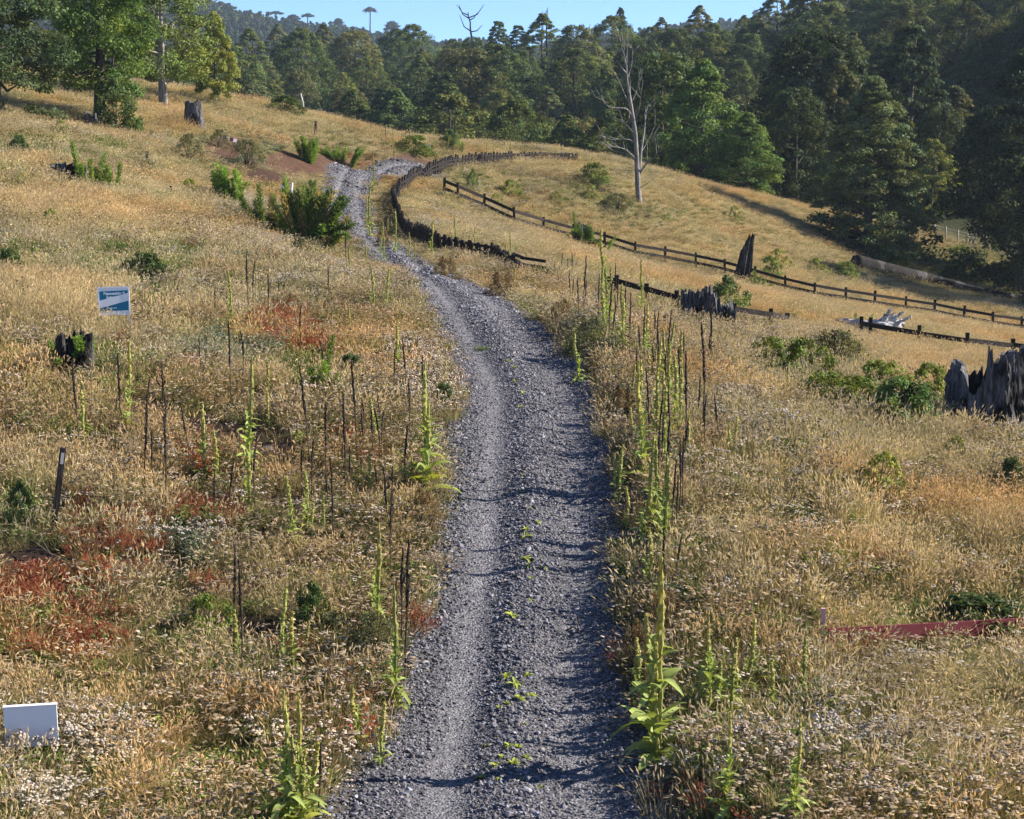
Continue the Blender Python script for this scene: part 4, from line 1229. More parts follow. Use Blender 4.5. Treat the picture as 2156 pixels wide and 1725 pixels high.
# the bleached dead tree on the slope: stem and boughs as polylines in depth
def dead_tree():
    B = at(1345, 425); d0 = B[1]
    r = np.random.default_rng(41)
    def zp(x, y): return 718.7 + x * 0.3335, y * 0.3335
    o = empty('dead_tree', (B[0], d0, B[2] - 0.1), 0, 1, 'bare bleached dead tree standing alone on the mown slope', 'dead tree')
    org = np.array([B[0], d0, B[2] - 0.1])
    def limb(name, pts, w0, w1, dep, twigs=3, parent=None):
        n = len(pts)
        P = np.array([pt(*zp(*q), d0 + dep[0] + (dep[1] - dep[0]) * k / (n - 1)) for k, q in enumerate(pts)]) - org
        P = catmull(P, 6)
        g = Geo(); V, F = tube(P, np.linspace(w0, w1, len(P)), 7); g.add(V, F)
        for k in range(twigs):
            i = r.integers(len(P) // 3, len(P) - 1)
            s = P[i]; dr = unit(unit(P[min(i + 1, len(P) - 1)] - P[i - 1]) + r.normal(0, 0.6, 3) + [0, 0, 0.3])
            L = r.uniform(0.4, 1.3)
            e = s + dr * L
            V, F = tube(np.array([s, s + dr * L * 0.5 + r.normal(0, 0.06, 3), e + [0, 0, 0.12]]), [w1 * 1.2 + 0.012, 0.016, 0.007], 4); g.add(V, F)
        link(name, g.mesh(name, M_deadbark, True), o)
    limb('trunk', [(1880,1280),(1872,1180),(1868,1080),(1855,850),(1832,690),(1805,520),(1798,440)], 0.2040, 0.0680, (0, 0), 4)
    limb('branch', [(1798,440),(1785,350),(1765,290),(1757,240)], 0.0510, 0.0120, (0, 0.4), 5)
    limb('branch', [(1800,470),(1800,360),(1806,290),(1812,225)], 0.0476, 0.0120, (0, -0.5), 4)
    limb('branch', [(1804,500),(1830,420),(1838,330),(1830,280)], 0.0340, 0.0096, (0, 0.8), 4)
    limb('branch', [(1882,1100),(1892,960),(1912,820),(1922,720),(1940,655)], 0.1020, 0.0160, (0.1, 1.2), 6)
    limb('branch', [(1840,740),(1800,690),(1740,682),(1690,675),(1655,640),(1632,600)], 0.0578, 0.0112, (0, -1.2), 5)
    limb('branch', [(1832,690),(1790,600),(1745,500),(1700,430),(1662,380),(1655,290)], 0.0408, 0.0096, (0, 0.9), 4)
    limb('branch', [(1855,860),(1810,800),(1760,760),(1700,730)], 0.0408, 0.0096, (0, 1.0), 5)
    limb('branch', [(1858,900),(1800,880),(1700,880),(1640,848)], 0.0510, 0.0096, (0, -0.8), 5)
    limb('branch', [(1864,1010),(1800,950),(1740,930),(1690,928)], 0.0578, 0.0112, (0, -1.5), 6)
    limb('branch', [(1866,1040),(1830,985),(1770,965),(1680,940)], 0.0340, 0.0096, (0, 1.5), 4)
    limb('branch', [(1886,1090),(1930,1030),(1980,990),(2008,930)], 0.0680, 0.0112, (0.1, -1.0), 5)
    limb('branch', [(1894,960),(1930,900),(1960,840),(1980,790)], 0.0340, 0.0096, (0.6, 1.6), 4)
    limb('branch', [(1874,1190),(1905,1175),(1925,1160)], 0.0238, 0.0096, (0, -0.6), 1)
    limb('branch', [(1862,1075),(1800,1075),(1710,1075)], 0.0204, 0.0080, (0, 1.0), 2)
    limb('branch', [(1835,640),(1870,560),(1880,470),(1868,420)], 0.0272, 0.0080, (0, 0.9), 3)
    limb('branch', [(1845,780),(1880,690),(1890,610),(1895,560)], 0.0272, 0.0080, (0, -1.0), 3)
    OCC.append((B[0], d0, 0.3))
dead_tree()

# ------------------------------------------------------------------ shrubs
def brush_mesh(seed, col, n=420, L=1.0, nl=0.15, rad=0.035):
    """upright shoot densely set with needle leaves, one metre long"""
    r = np.random.default_rng(seed); g = Geo()
    bend = r.normal(0, 0.10, 2)
    t = r.uniform(0.02, 1.0, n)
    ax = np.stack([bend[0] * t ** 2, bend[1] * t ** 2, t * L], 1)
    a = r.uniform(0, 6.283, n)
    out = np.stack([np.cos(a), np.sin(a), r.uniform(0.25, 1.1, n)], 1)
    out = unit(out)
    l = nl * r.uniform(0.6, 1.2, n) * np.interp(t, [0, 0.1, 0.85, 1], [0.7, 1, 0.9, 0.55])
    V, F = leaf_quads(ax + out * (l * 0.5)[:, None], np.cross(out, r.normal(size=(n, 3))), l, 0.16, r, out)
    c = np.array(col)[None] * r.uniform(0.65, 1.3, n)[:, None]
    g.add(V, F, np.repeat(c, 4, 0))
    tt = np.linspace(0, 0.97, 6)
    V, F = tube(np.stack([bend[0] * tt ** 2, bend[1] * tt ** 2, tt * L], 1), np.linspace(0.022, 0.006, 6), 4); g.add(V, F, (0.06, 0.05, 0.03))
    return g.mesh('shoot', M_plant)
BRUSH = {'green': [brush_mesh(s, (0.17, 0.255, 0.05)) for s in (501, 502, 503)],
         'dark': [brush_mesh(s, (0.11, 0.165, 0.038), nl=0.18) for s in (511, 512)],
         'gold': [brush_mesh(s, (0.38, 0.30, 0.10), 300) for s in (521, 522)],
         'bright': [brush_mesh(s, (0.19, 0.30, 0.05)) for s in (531, 532)]}
def brush_shrub(u, v, shoots, label, cat='shrub', seed=0, name='spiky_shrub', group=None, clear=0.3):
    """shoots: (foot du px, tip du px, tip dv px, kind, thickness)"""
    r = random.Random(seed)
    p = at(u, v); d = p[1]; k = d / F0
    o = empty(name, p, 0, 1, label, cat, group)
    for du, tu, tv, kind, th in shoots:
        foot = Vector((du * k, r.uniform(-0.25, 0.25), 0)); foot.z = gz(p[0] + foot.x, d + foot.y) - p[2] - 0.03
        tip = Vector((tu * k, foot.y + r.uniform(-0.3, 0.3), -tv * k))
        ax = tip - foot
        L = ax.length
        b = link('shoot', r.choice(BRUSH[kind]), o, foot, ax.to_track_quat('Z', 'Y').to_euler())
        b.scale = (th * 0.82, th * 0.82, L)
        q = r.uniform(0.8, 1.2); b.color = (q, q, q, 1)
    OCC.append((p[0], d, clear))
    return o
# the large cluster at the bend of the track
r_ = random.Random(9)
sh = []
for k in range(64):
    a = r_.uniform(-1, 1)
    sh.append((a * 40, a * 72 + r_.uniform(-14, 14), -r_.uniform(35, 150) * (1 - 0.35 * abs(a)), r_.choice(['dark', 'green', 'green', 'bright', 'gold', 'gold']), r_.uniform(1.5, 2.3)))
sh += [(-20, 62, -118, 'gold', 1.6), (0, 78, -106, 'dark', 2.0), (-25, -52, -150, 'green', 1.5), (-40, -72, -105, 'gold', 1.3), (-10, -8, -130, 'green', 1.4), (10, 90, -58, 'dark', 2.2), (0, 86, -30, 'dark', 2.0), (-30, 20, -60, 'gold', 1.8)]
brush_shrub(648, 520, sh, 'large clump of spiky dark green shoots spilling over the edge of the track', seed=1, clear=1.0)
sh = [(-20, -30, -60, 'dark', 1.5), (-30, -52, -72, 'dark', 1.2), (-10, -12, -92, 'dark', 1.3), (0, 5, -80, 'gold', 1.2), (-35, -70, -95, 'green', 1.3), (10, 12, -70, 'green', 1.3), (-5, -35, -40, 'dark', 1.6), (15, 22, -50, 'dark', 1.5)]
brush_shrub(565, 480, sh, 'leaning row of dark spiky shoots beside the large spiky clump', seed=2, clear=0.6)
sh = [(a * 18, a * 30 + r_.uniform(-8, 8), -r_.uniform(25, 78), r_.choice(['bright', 'bright', 'green']), r_.uniform(1.3, 2.0)) for a in [r_.uniform(-1, 1) for _ in range(22)]]
brush_shrub(478, 425, sh, 'bright green spiky shrub below the bare soil bank', seed=3, clear=0.6)
sh = [(-30, -32, -48, 'bright', 1.3), (-12, -10, -60, 'green', 1.3), (0, 2, -66, 'bright', 1.4), (10, 12, -44, 'green', 1.2), (18, 22, -38, 'bright', 1.1), (26, 28, -30, 'green', 1.0), (32, 44, -50, 'bright', 1.1), (-4, -6, -40, 'green', 1.3), (-40, -44, -92, 'green', 1.4)]
brush_shrub(208, 392, sh, 'row of upright bright green shoots next to the low sawn stump', seed=4, clear=0.5)
for (u, v, wpx, hpx, n, lab, sd) in [
        (645, 338, 26, 55, 18, 'upright bright green shoots on top of the bare soil bank', 5),
        (715, 340, 44, 34, 22, 'spreading green shoots on the soil bank above the track bend', 6)]:
    sh = [(a * wpx * 0.6, a * wpx + r_.uniform(-5, 5), -r_.uniform(0.5, 1.0) * hpx, r_.choice(['bright', 'green']), r_.uniform(1.2, 1.8)) for a in [r_.uniform(-1, 1) for _ in range(n)]]
    brush_shrub(u, v, sh, lab, seed=sd, clear=0.5)
sh = [(a * 12, a * 26 + r_.uniform(-6, 6), -r_.uniform(20, 60), r_.choice(['dark', 'dark', 'green']), r_.uniform(1.6, 2.4)) for a in [r_.uniform(-1, 1) for _ in range(20)]] + [(-16, -20, -82, 'green', 1.3), (-30, -34, -36, 'green', 1.0), (40, 58, -22, 'bright', 1.2), (30, 30, -14, 'bright', 1.4), (20, 66, -28, 'green', 1.0)]
brush_shrub(1232, 528, sh, 'dark spiky shrub growing over a stump on the upper rail fence', seed=7, clear=0.5)
for du, sd, lab in [(-30, 8, 'tuft of bright green shoots on the shaded side of the burnt stump'), (22, 9, 'fan of bright green shoots leaning out of the burnt stump')]:
    sh = [(a * 8, a * 20 + (du > 0) * 10, -r_.uniform(40, 80), 'bright' if du > 0 else 'green', 0.9) for a in [r_.uniform(-1, 1) for _ in range(8)]]
    brush_shrub(152 + du, 785, sh, lab, seed=sd, clear=0.2)
sh = [(0, 12, -125, 'green', 0.75), (-2, -32, -60, 'bright', 1.0), (2, 2, -62, 'bright', 1.0), (8, 30, -40, 'green', 0.9), (-6, -14, -40, 'green', 0.9), (6, 44, -28, 'bright', 0.8), (0, 20, -70, 'bright', 0.8)]
brush_shrub(680, 830, sh, 'tall slender green bush with side shoots on the sign side of the track', seed=10, clear=0.2)
sh = [(0, 2, -36, 'bright', 1.2), (6, 10, -26, 'green', 1.2), (-4, -10, -22, 'bright', 1.0), (12, 22, -18, 'bright', 1.2), (14, 36, -12, 'green', 1.0)]
brush_shrub(1588, 606, sh, 'small bright shoots at the foot of the charred snag stump', seed=11, clear=0.2)
for u, v, h, sd, lab in [(1802, 680, 20, 12, 'short upright green shoot at the thin end of the bleached root'), (1830, 688, 26, 13, 'taller upright green shoot against the bleached root'), (1935, 708, 20, 14, 'single green shoot beside a lower rail fence post')]:
    brush_shrub(u, v, [(0, 0, -h, 'bright', 0.9), (1, 2, -h * 0.6, 'green', 0.8)], lab, seed=sd, clear=0.1)

def bush_proto(seed, H, Rad, ncl, nlf, leaf, col, prof, flat, wid=0.5, **kw):
    r = np.random.default_rng(seed)
    V, F, C, cen = crown_geo(r, H, Rad, 0.0, ncl, nlf, leaf, prof, flat, col, **kw)
    g = Geo()
    for c in cen[:: max(1, len(cen) // 14)]:
        V2, F2 = tube(np.array([[0, 0, -0.05], c * [0.4, 0.4, 0.55], c]), [0.02, 0.014, 0.006], 4); g.add(V2, F2)
    return make_mesh('bush_leaves', V, F, M_plant, C), g.mesh('bush_stems', M_bark, True)
BUSH = {
    'bramble': bush_proto(601, 1.0, 1.0, 70, 60, 0.075, (0.13, 0.175, 0.035), DOME, 0.6, inner=0.1, clump=(0.14, 0.26)),
    'dense': bush_proto(602, 1.0, 0.9, 60, 90, 0.085, (0.075, 0.115, 0.03), DOME, 0.7, inner=0.15, clump=(0.18, 0.3)),
    'feather': bush_proto(603, 1.0, 0.6, 60, 90, 0.055, (0.10, 0.145, 0.045), EGG, 1.2, inner=0.1, clump=(0.16, 0.3), up=0.1),
    'yellow': bush_proto(604, 1.0, 0.9, 44, 34, 0.085, (0.22, 0.25, 0.05), DOME, 0.7, inner=0.1, clump=(0.12, 0.24)),
    'olive': bush_proto(605, 1.0, 0.9, 60, 80, 0.05, (0.12, 0.125, 0.06), DOME, 0.9, inner=0.1, clump=(0.16, 0.28), up=0.1),
    'brown': bush_proto(606, 1.0, 0.9, 70, 80, 0.05, (0.16, 0.11, 0.055), DOME, 0.9, inner=0.1, clump=(0.14, 0.26), up=0.1),
}
def bush(kind, u, v, wpx, hpx, label, name='shrub', group=None, tint=1.0, depth=None, lift=0.0):
    p = at(u, v) if depth is None else np.array([pt(u, v, depth)[0], depth, gz(pt(u, v, depth)[0], depth)])
    d = p[1]; k = d / F0
    o = empty(name, (p[0], d, p[2] - 0.05 + lift), random.uniform(0, 6.28), 1, label, 'shrub', group)
    lv, st = BUSH[kind]
    rad = {'bramble': 1.05, 'dense': 0.95, 'feather': 0.65, 'yellow': 0.95, 'olive': 0.95, 'brown': 0.95}[kind]
    o.scale = (wpx * k * 0.57 / rad, wpx * k * 0.57 / rad, hpx * k + (0.2 if d < 100 else 0.12))
    OCC.append((p[0], d, wpx * k * 0.22))
    link('foliage', lv, o).color = (tint, tint, tint, 1); link('stems', st, o)
    return o
for b in [
    ('feather', 245, 275, 105, 95, 'feathery green shrub growing over the broken grey stump', 'feathery_shrub', 1.0),
    ('dense', 285, 283, 40, 28, 'low bright shrub sprawling beside the feathery shrub', 'shrub', 1.5),
    ('dense', 40, 318, 44, 26, 'small green bush in the grass below the layered evergreen', 'shrub', 1.2),
    ('yellow', 130, 285, 34, 26, 'thin yellow green bush in the grass before the broken stump', 'shrub', 0.9),
    ('yellow', 112, 478, 60, 26, 'sparse yellow green bramble in dry grass above the teal sign', 'shrub', 0.9),
    ('dense', 20, 575, 60, 40, 'dark green weed clump where the dry slope meets the teal sign path', 'shrub', 0.9),
    ('dense', 300, 585, 110, 40, 'dark leafy clump shading the ground behind the teal sign', 'shrub', 0.75),
    ('olive', 395, 335, 66, 44, 'olive grassy bush at the end of the bare soil bank', 'shrub', 1.0),
    ('olive', 460, 310, 50, 30, 'grey green bush under the red and white trestle', 'shrub', 1.0),
    ('olive', 520, 350, 90, 48, 'broad olive bush hanging over the bare soil bank', 'shrub', 1.1),
    ('yellow', 400, 415, 56, 30, 'yellow green weeds beside the marker post with no label', 'shrub', 1.0),
    ('olive', 630, 548, 60, 34, 'brownish bush below the large spiky clump', 'shrub', 0.8),
    ('dense', 740, 800, 60, 40, 'dark leafy bush behind the slender green bush', 'shrub', 0.9),
    ('dense', 935, 862, 50, 40, 'green leafy bush under white flowers at the track edge', 'shrub', 1.0),
    ('feather', 45, 1115, 80, 80, 'grey green feathery clump beside the leaning marker post', 'feathery_shrub', 1.0),
    ('bramble', 1695, 815, 150, 95, 'tall airy bramble mixed with dry flowers near the big jagged stump', 'bramble', 1.0),
    ('bramble', 1800, 868, 170, 62, 'sprawling bramble between two others before the big jagged stump', 'bramble', 1.0),
    ('bramble', 1620, 790, 120, 70, 'leafy bramble edge nearest the stump with a bush', 'bramble', 1.1),
    ('olive', 1760, 790, 170, 80, 'tangle of dry stems and flowers in the middle of the bramble thicket', 'bramble', 1.0),
    ('bramble', 1745, 850, 150, 55, 'low green bramble runner at the foot of the thicket', 'bramble', 1.2),
    ('bramble', 1860, 830, 150, 60, 'yellow green bramble arching behind the dense dark one', 'bramble', 1.3),
    ('bramble', 1960, 860, 110, 85, 'bramble stems arching against the side of the big jagged stump', 'bramble', 1.2),
    ('dense', 1900, 905, 170, 95, 'dense dark green bramble touching the big jagged stump', 'bramble', 1.25),
    ('yellow', 1850, 1045, 130, 75, 'loose yellow green bramble in dry grass below the big jagged stump', 'bramble', 1.0),
    ('yellow', 2010, 965, 70, 30, 'tiny yellow bramble in front of the big jagged stump roots', 'bramble', 0.7),
    ('dense', 2130, 1020, 70, 40, 'dark low bush with dead stems past the big jagged stump', 'shrub', 0.7),
    ('bramble', 1250, 385, 70, 42, 'green bramble near the top of the fenced mound', 'bramble', 1.1),
    ('yellow', 1245, 418, 40, 26, 'yellow green bush below the bramble on the fenced mound', 'shrub', 1.0),
    ('bramble', 1075, 408, 46, 28, 'round bright bush on the fenced mound above the rail fence', 'shrub', 1.3),
    ('feather', 995, 395, 26, 36, 'upright green bush by the picket fence on the mound', 'feathery_shrub', 1.3),
    ('yellow', 1045, 440, 36, 30, 'pale yellow green bush against the start of the upper rail fence', 'shrub', 1.0),
    ('yellow', 1170, 425, 40, 20, 'low yellow bush midway across the fenced mound', 'shrub', 0.9),
    ('olive', 1300, 440, 80, 30, 'grey green thicket left of the dead tree base', 'shrub', 1.0),
    ('yellow', 1550, 462, 40, 26, 'yellow green bush in the shadow stripes of the slope', 'shrub', 0.9),
    ('yellow', 1640, 560, 60, 34, 'yellow green bush beside the charred snag stump', 'shrub', 1.0),
    ('bramble', 1625, 585, 60, 46, 'taller green bush leaning from the charred snag stump over the rail fence', 'bramble', 1.2),
    ('bramble', 1780, 585, 60, 34, 'green bush on the trackward side of the lone evergreen trunk', 'bramble', 1.1),
    ('yellow', 1720, 575, 60, 30, 'yellow green bush in front of the long tree shadow', 'shrub', 0.9),
    ('bramble', 1890, 570, 60, 26, 'small green bush at the root end of the fallen log', 'bramble', 1.3),
    ('dense', 2110, 590, 80, 40, 'dark bush behind the fallen log under the towering evergreen', 'shrub', 0.8),
    ('dense', 2010, 585, 60, 26, 'dark green bush midway behind the fallen log', 'shrub', 0.9),
    ('bramble', 2020, 545, 70, 26, 'green growth along the wire fence', 'bramble', 1.2),
    ('feather', 1530, 664, 110, 72, 'green bush bursting out of the grey splintered stump', 'feathery_shrub', 1.05),
    ('olive', 1245, 745, 110, 62, 'wispy grey herb bush at the fence-side edge of the track', 'shrub', 1.1),
    ('brown', 1185, 690, 70, 45, 'brown bushy weeds overhanging the track before the grey herb bush', 'shrub', 1.0),
    ('brown', 1060, 625, 90, 40, 'brown and green weeds along the inside of the track curve', 'shrub', 1.0),
    ('brown', 940, 585, 60, 34, 'low brown weeds where the track narrows', 'shrub', 0.9),
    ('brown', 1310, 890, 80, 60, 'rust brown weeds shading the track beside tall mulleins', 'shrub', 0.8),
    ('brown', 1345, 1420, 90, 90, 'large brown dried bush shading the track edge behind the tallest mullein', 'shrub', 1.0),
    ('brown', 1400, 1330, 90, 70, 'brown dried weeds upslope of the large dried bush', 'shrub', 1.0),
    ('brown', 1450, 1700, 70, 60, 'dark brown weeds at the wide end of the track', 'shrub', 0.7),
    ('brown', 890, 1110, 90, 60, 'brown dried weeds below the leafy mullein on the sign side', 'shrub', 1.0),
    ('olive', 790, 1390, 140, 80, 'olive dried weed mound bordering the track on the sign side', 'shrub', 1.0),
    ('brown', 805, 520, 30, 30, 'dark red brown clump at the track edge below the picket fence', 'shrub', 0.8),
    ('feather', 660, 1330, 110, 80, 'grey olive weed mound around small bare soil hollows', 'feathery_shrub', 0.9),
    ('bramble', 440, 1320, 120, 50, 'leafy yellow green weeds under two dry stalks', 'bramble', 1.1),
    ('bramble', 870, 320, 90, 34, 'green scrub above the far soil bank past the track bend', 'bramble', 1.0),
    ('feather', 950, 318, 60, 40, 'tall green scrub behind the picket fence rise', 'feathery_shrub', 1.2),
    ('bramble', 740, 262, 110, 36, 'bushy growth along the crest before the wood', 'bramble', 0.8),
    ('feather', 600, 235, 90, 30, 'row of low bushes on the crest below the bleached snag', 'feathery_shrub', 0.8),
    ('dense', 2060, 1315, 230, 40, 'dark green low growth behind the red plank', 'shrub', 0.7),
]:
    bush(b[0], b[1], b[2], b[3], b[4], b[5], b[6], tint=b[7])

# ------------------------------------------------------------------ fences
def beam(a, b, w, h):
    """rail between two points, width w, height h, as local geometry round a"""
    a = np.asarray(a, float); b = np.asarray(b, float)
    t = unit(b - a); s = unit(np.cross(t, [0, 0, 1])); u = np.cross(s, t)
    V = []
    for e in (a, b):
        for p, q in ((-1, -1), (1, -1), (1, 1), (-1, 1)): V.append(e + s * p * w / 2 + u * q * h / 2)
    F = np.array([[0, 1, 2, 3][::-1], [4, 5, 6, 7], [0, 1, 5, 4], [1, 2, 6, 5], [2, 3, 7, 6], [3, 0, 4, 7]])
    return np.array(V) , F
POST = make_mesh('fence_post', *box(0, 0, 0.36, 0.13, 0.13, 1.36), M_fence)
def rail_fence(bases, label, rails=(0.70, 0.30), post_h=1.0, thick=0.16, post_scale=1.0, group=None):
    P = at_many(bases)
    o = empty('rail_fence', P[0], 0, 1, label, 'fence', group)
    r = random.Random(len(bases))
    for p in P:
        b = link('post', POST, o, p - P[0], (r.uniform(-0.03, 0.03), r.uniform(-0.04, 0.04), r.uniform(-0.2, 0.2)))
        b.scale = (post_scale, post_scale, post_h * r.uniform(0.95, 1.06))
    for hz in rails:
        for a, b in zip(P[:-1], P[1:]):
            back = np.array([0, -0.09, 0])
            V, F = beam(a + [0, 0, hz + r.uniform(-0.02, 0.02)] + back - P[0], b + [0, 0, hz + r.uniform(-0.02, 0.02)] + back - P[0], 0.06, thick)
            link('rail', make_mesh('rail', V, F, M_fence), o)
    return o
rail_fence([(935,408),(964,420),(1020,443),(1083,472),(1144,490),(1207,506),(1273,522),(1337,542),(1400,552),(1465,564),(1526,577),(1590,595),(1653,613),(1715,627),(1780,637),(1841,646),(1906,656),(1967,665),(2029,677),(2090,688),(2151,697),(2215,706),(2280,716)],
           'long dark two rail timber fence crossing the slope past the charred snag stump', post_h=0.88)
rail_fence([(1270,614),(1297,622),(1360,638),(1425,655),(1475,666)], 'dark rail fence run ending at the squat weathered stump', rails=(0.45,), post_h=0.62, thick=0.17)
rail_fence([(1545,680),(1624,692),(1658,696)], 'short dark rail fence run past the splintered stump', rails=(0.45,), post_h=0.6, thick=0.17)
rail_fence([(1812,706),(1832,711),(1934,728),(2036,743),(2132,753),(2235,766)], 'dark rail fence run in front of the bleached root', rails=(0.48,), post_h=0.72, thick=0.18)

def picket_mesh():
    w, h, t = 0.25, 0.78, 0.07
    out = np.array([[-w/2, -0.35], [w/2, -0.35], [w/2, h*0.82], [w*0.22, h], [-w*0.22, h], [-w/2, h*0.82]])
    V = np.vstack([np.column_stack([out[:, 0], np.full(6, -t/2), out[:, 1]]), np.column_stack([out[:, 0], np.full(6, t/2), out[:, 1]])])
    F4 = np.array([[0,1,2,5],[2,3,4,5],[7,6,11,8],[8,11,10,9]] + [[(k+1)%6, k, k+6, (k+1)%6+6] for k in range(6)])
    return make_mesh('picket', V, F4, M_fence)
PICKET = picket_mesh()
def picket_fence():
    tops = [(1150,566),(1098,558),(1049,541),(981,524),(923,511),(880,494),(851,478),(842,461),(833,433),(827,415),(839,397),(855,384),(873,370),(886,365),(908,354),(927,348),(950,340),(975,337),(1005,333),(1030,330),(1058,328),(1100,326),(1150,324),(1215,324)]
    P = at_many([(u, v + 14) for u, v in tops])
    # smooth the depth so the line stays a fair curve on the ground
    Q = catmull(P[:, :2], 10); Q = resample(Q, 0.37)
    z = ground(Q[:, 0], Q[:, 1], cut=False)
    o0 = np.array([Q[0, 0], Q[0, 1], z[0]])
    o = empty('picket_fence', o0, 0, 1, 'low dark picket fence with pointed boards curling round the mound', 'fence')
    r = random.Random(4)
    t = unit(np.gradient(Q, axis=0))
    for k in range(len(Q)):
        if r.random() < 0.03: continue
        b = link('picket', PICKET, o, (Q[k, 0] - o0[0], Q[k, 1] - o0[1], z[k] - o0[2] + r.uniform(-0.05, 0.04) - 0.22 * (1 - float(sstep(64, 84, Q[k, 1]))) - 0.35 * max(0.0, 1 - k / 14) - 0.3 * max(0.0, 1 - (len(Q) - k) / 40)), (r.uniform(-0.06, 0.06), r.uniform(-0.07, 0.07), math.atan2(t[k, 1], t[k, 0]) + r.uniform(-0.1, 0.1)))
        b.scale = (r.uniform(0.9, 1.05), 1, r.uniform(0.9, 1.05))
    for k in range(0, len(Q) - 4, 4):
        n = np.array([t[k][1], -t[k][0], 0]) * 0.07
        for hz in (0.24, 0.46):
            V, F = beam(np.array([Q[k, 0], Q[k, 1], z[k] + hz]) + n - o0, np.array([Q[k+4, 0], Q[k+4, 1], z[k+4] + hz]) + n - o0, 0.05, 0.10)
            link('rail', make_mesh('rail', V, F, M_fence), o)
    print('pickets', len(Q))
picket_fence()
def wire_fence():
    px = [(1945,490),(1969,500),(1992,507),(2017,513),(2036,517),(2052,520),(2074,527),(2091,531),(2106,536),(2124,543),(2150,548),(2180,556)]
    P = at_many(px)
    o = empty('wire_fence', P[0], 0, 1, 'thin pale posts of a wire fence under the towering evergreen', 'fence')
    r = random.Random(8)
    for p in P:
        V, F = tube(np.array([[0, 0, -0.3], [0, 0, 0.5], [0, 0, 1.15]]), [0.06, 0.055, 0.05], 6)
        b = link('post', make_mesh('wire_post', V, F, M_palepost, None, True), o, p - P[0], (r.uniform(-0.06, 0.06), r.uniform(-0.08, 0.08), 0)); b.scale = (1, 1, r.uniform(0.85, 1.1))
    for hz in (0.4, 0.75, 1.0):
        V, F = tube(P + [0, 0, hz] - P[0], 0.008, 4)
        link('wire', make_mesh('wire', V, F, M_label), o)
wire_fence()

# ------------------------------------------------------------------ signs, marker posts, boards
def put_sign():
    p = at(243, 700); d = p[1]; k = d / F0
    rz = R(-9)                         # its face is turned a little towards the track
    w, h = 66 * k, 60 * k
    legh = (700 - 664) * k
    o = empty('welcome_sign', p, -rz * 0, 1, 'white framed teal welcome sign on two grey legs in dry grass', 'sign')
    o.rotation_euler = (R(-3), R(-1.5), R(8))
    zb = legh
    g = Geo(); g.add(*box(0, 0, zb + h / 2, w, 0.035, h))
    bd = link('board', g.mesh('board', M_board), o)
    f = -0.0175
    fr = 0.025
    for nm, b in (('frame', box(0, f - 0.006, zb + h - fr / 2, w + 0.01, 0.012, fr)), ('frame', box(0, f - 0.006, zb + fr / 2, w + 0.01, 0.012, fr)), ('frame', box(-w / 2 + fr / 2, f - 0.0065, zb + h / 2, fr, 0.013, h - 2 * fr)), ('frame', box(w / 2 - fr / 2, f - 0.0065, zb + h / 2, fr, 0.013, h - 2 * fr))):
        link(nm, make_mesh('frame', *b, M_board), bd)
    def panel(pts):
        V = np.array([[(x - 0.5) * w, f - 0.003, zb + z * h] for x, z in pts])
        return make_mesh('print', V, np.array([[0, 1, 2, 3]]), M_teal)
    link('print_panel', panel([(0.05, 0.53), (0.96, 0.77), (0.96, 0.865), (0.05, 0.85)]), bd)
    link('print_panel', panel([(0.05, 0.145), (0.96, 0.165), (0.96, 0.50), (0.05, 0.26)]), bd)
    def text(s, x, z, size, align='CENTER'):
        c = bpy.data.curves.new('lettering', 'FONT'); c.body = s; c.size = size * h; c.align_x = align; c.align_y = 'CENTER'; c.extrude = 0.0012
        c.offset = 0.0028 * size / 0.1
        c.materials.append(M_text)
        tmp = bpy.data.objects.new('tmp', c); COL.objects.link(tmp)
        bpy.context.view_layer.update()
        me = bpy.data.meshes.new_from_object(tmp.evaluated_get(bpy.context.evaluated_depsgraph_get()))
        bpy.data.objects.remove(tmp)
        t = link('lettering', me, bd, ((x - 0.5) * w, f - 0.0055, zb + z * h), (math.pi / 2, 0, 0))
    text('Bienvenido al', 0.52, 0.765, 0.135)
    text('lugar', 0.40, 0.635, 0.135)
    text('Conoce más', 0.44, 0.255, 0.062)
    # the white diagonal band lies over the second line of the lettering
    V = np.array([[(x - 0.5) * w, f - 0.008, zb + z * h] for x, z in [(0.05, 0.26), (0.96, 0.50), (0.96, 0.77), (0.05, 0.53)]])
    link('diagonal_band', make_mesh('band', V, np.array([[0, 1, 2, 3]]), M_board), bd)
    for x in (-w / 2 + 0.045, w / 2 - 0.045):
        link('leg', make_mesh('leg', *box(x, 0.03, (zb + 0.1) / 2 - 0.15, 0.05, 0.03, zb + 0.4), M_signleg), o)
    OCC.append((p[0], d, 0.15))
put_sign()
def put_blank():
    p = at(70, 1600); d = p[1]; k = d / F0
    w, h = 112 * k, 92 * k; zb = 1600 * k - 1568 * k
    o = empty('blank_sign', p, 0, 1, 'plain white back of a small sign panel behind white flowers', 'sign')
    o.rotation_euler = (R(4), R(-1), R(9))
    link('panel', make_mesh('panel', *box(0, 0, zb + h / 2, w, 0.04, h), M_board), o)
    link('top_rim', make_mesh('rim', *box(0, -0.005, zb + h + 0.006, w + 0.012, 0.06, 0.012), M_board), o)
    for x in (-w / 2 + 0.05, w / 2 - 0.05):
        link('leg', make_mesh('leg', *box(x, 0.04, zb / 2 - 0.1, 0.045, 0.03, zb + 0.5), M_signleg), o)
    OCC.append((p[0], d, 0.12)); OCC.append((p[0], d - 0.25, 0.2))
put_blank()
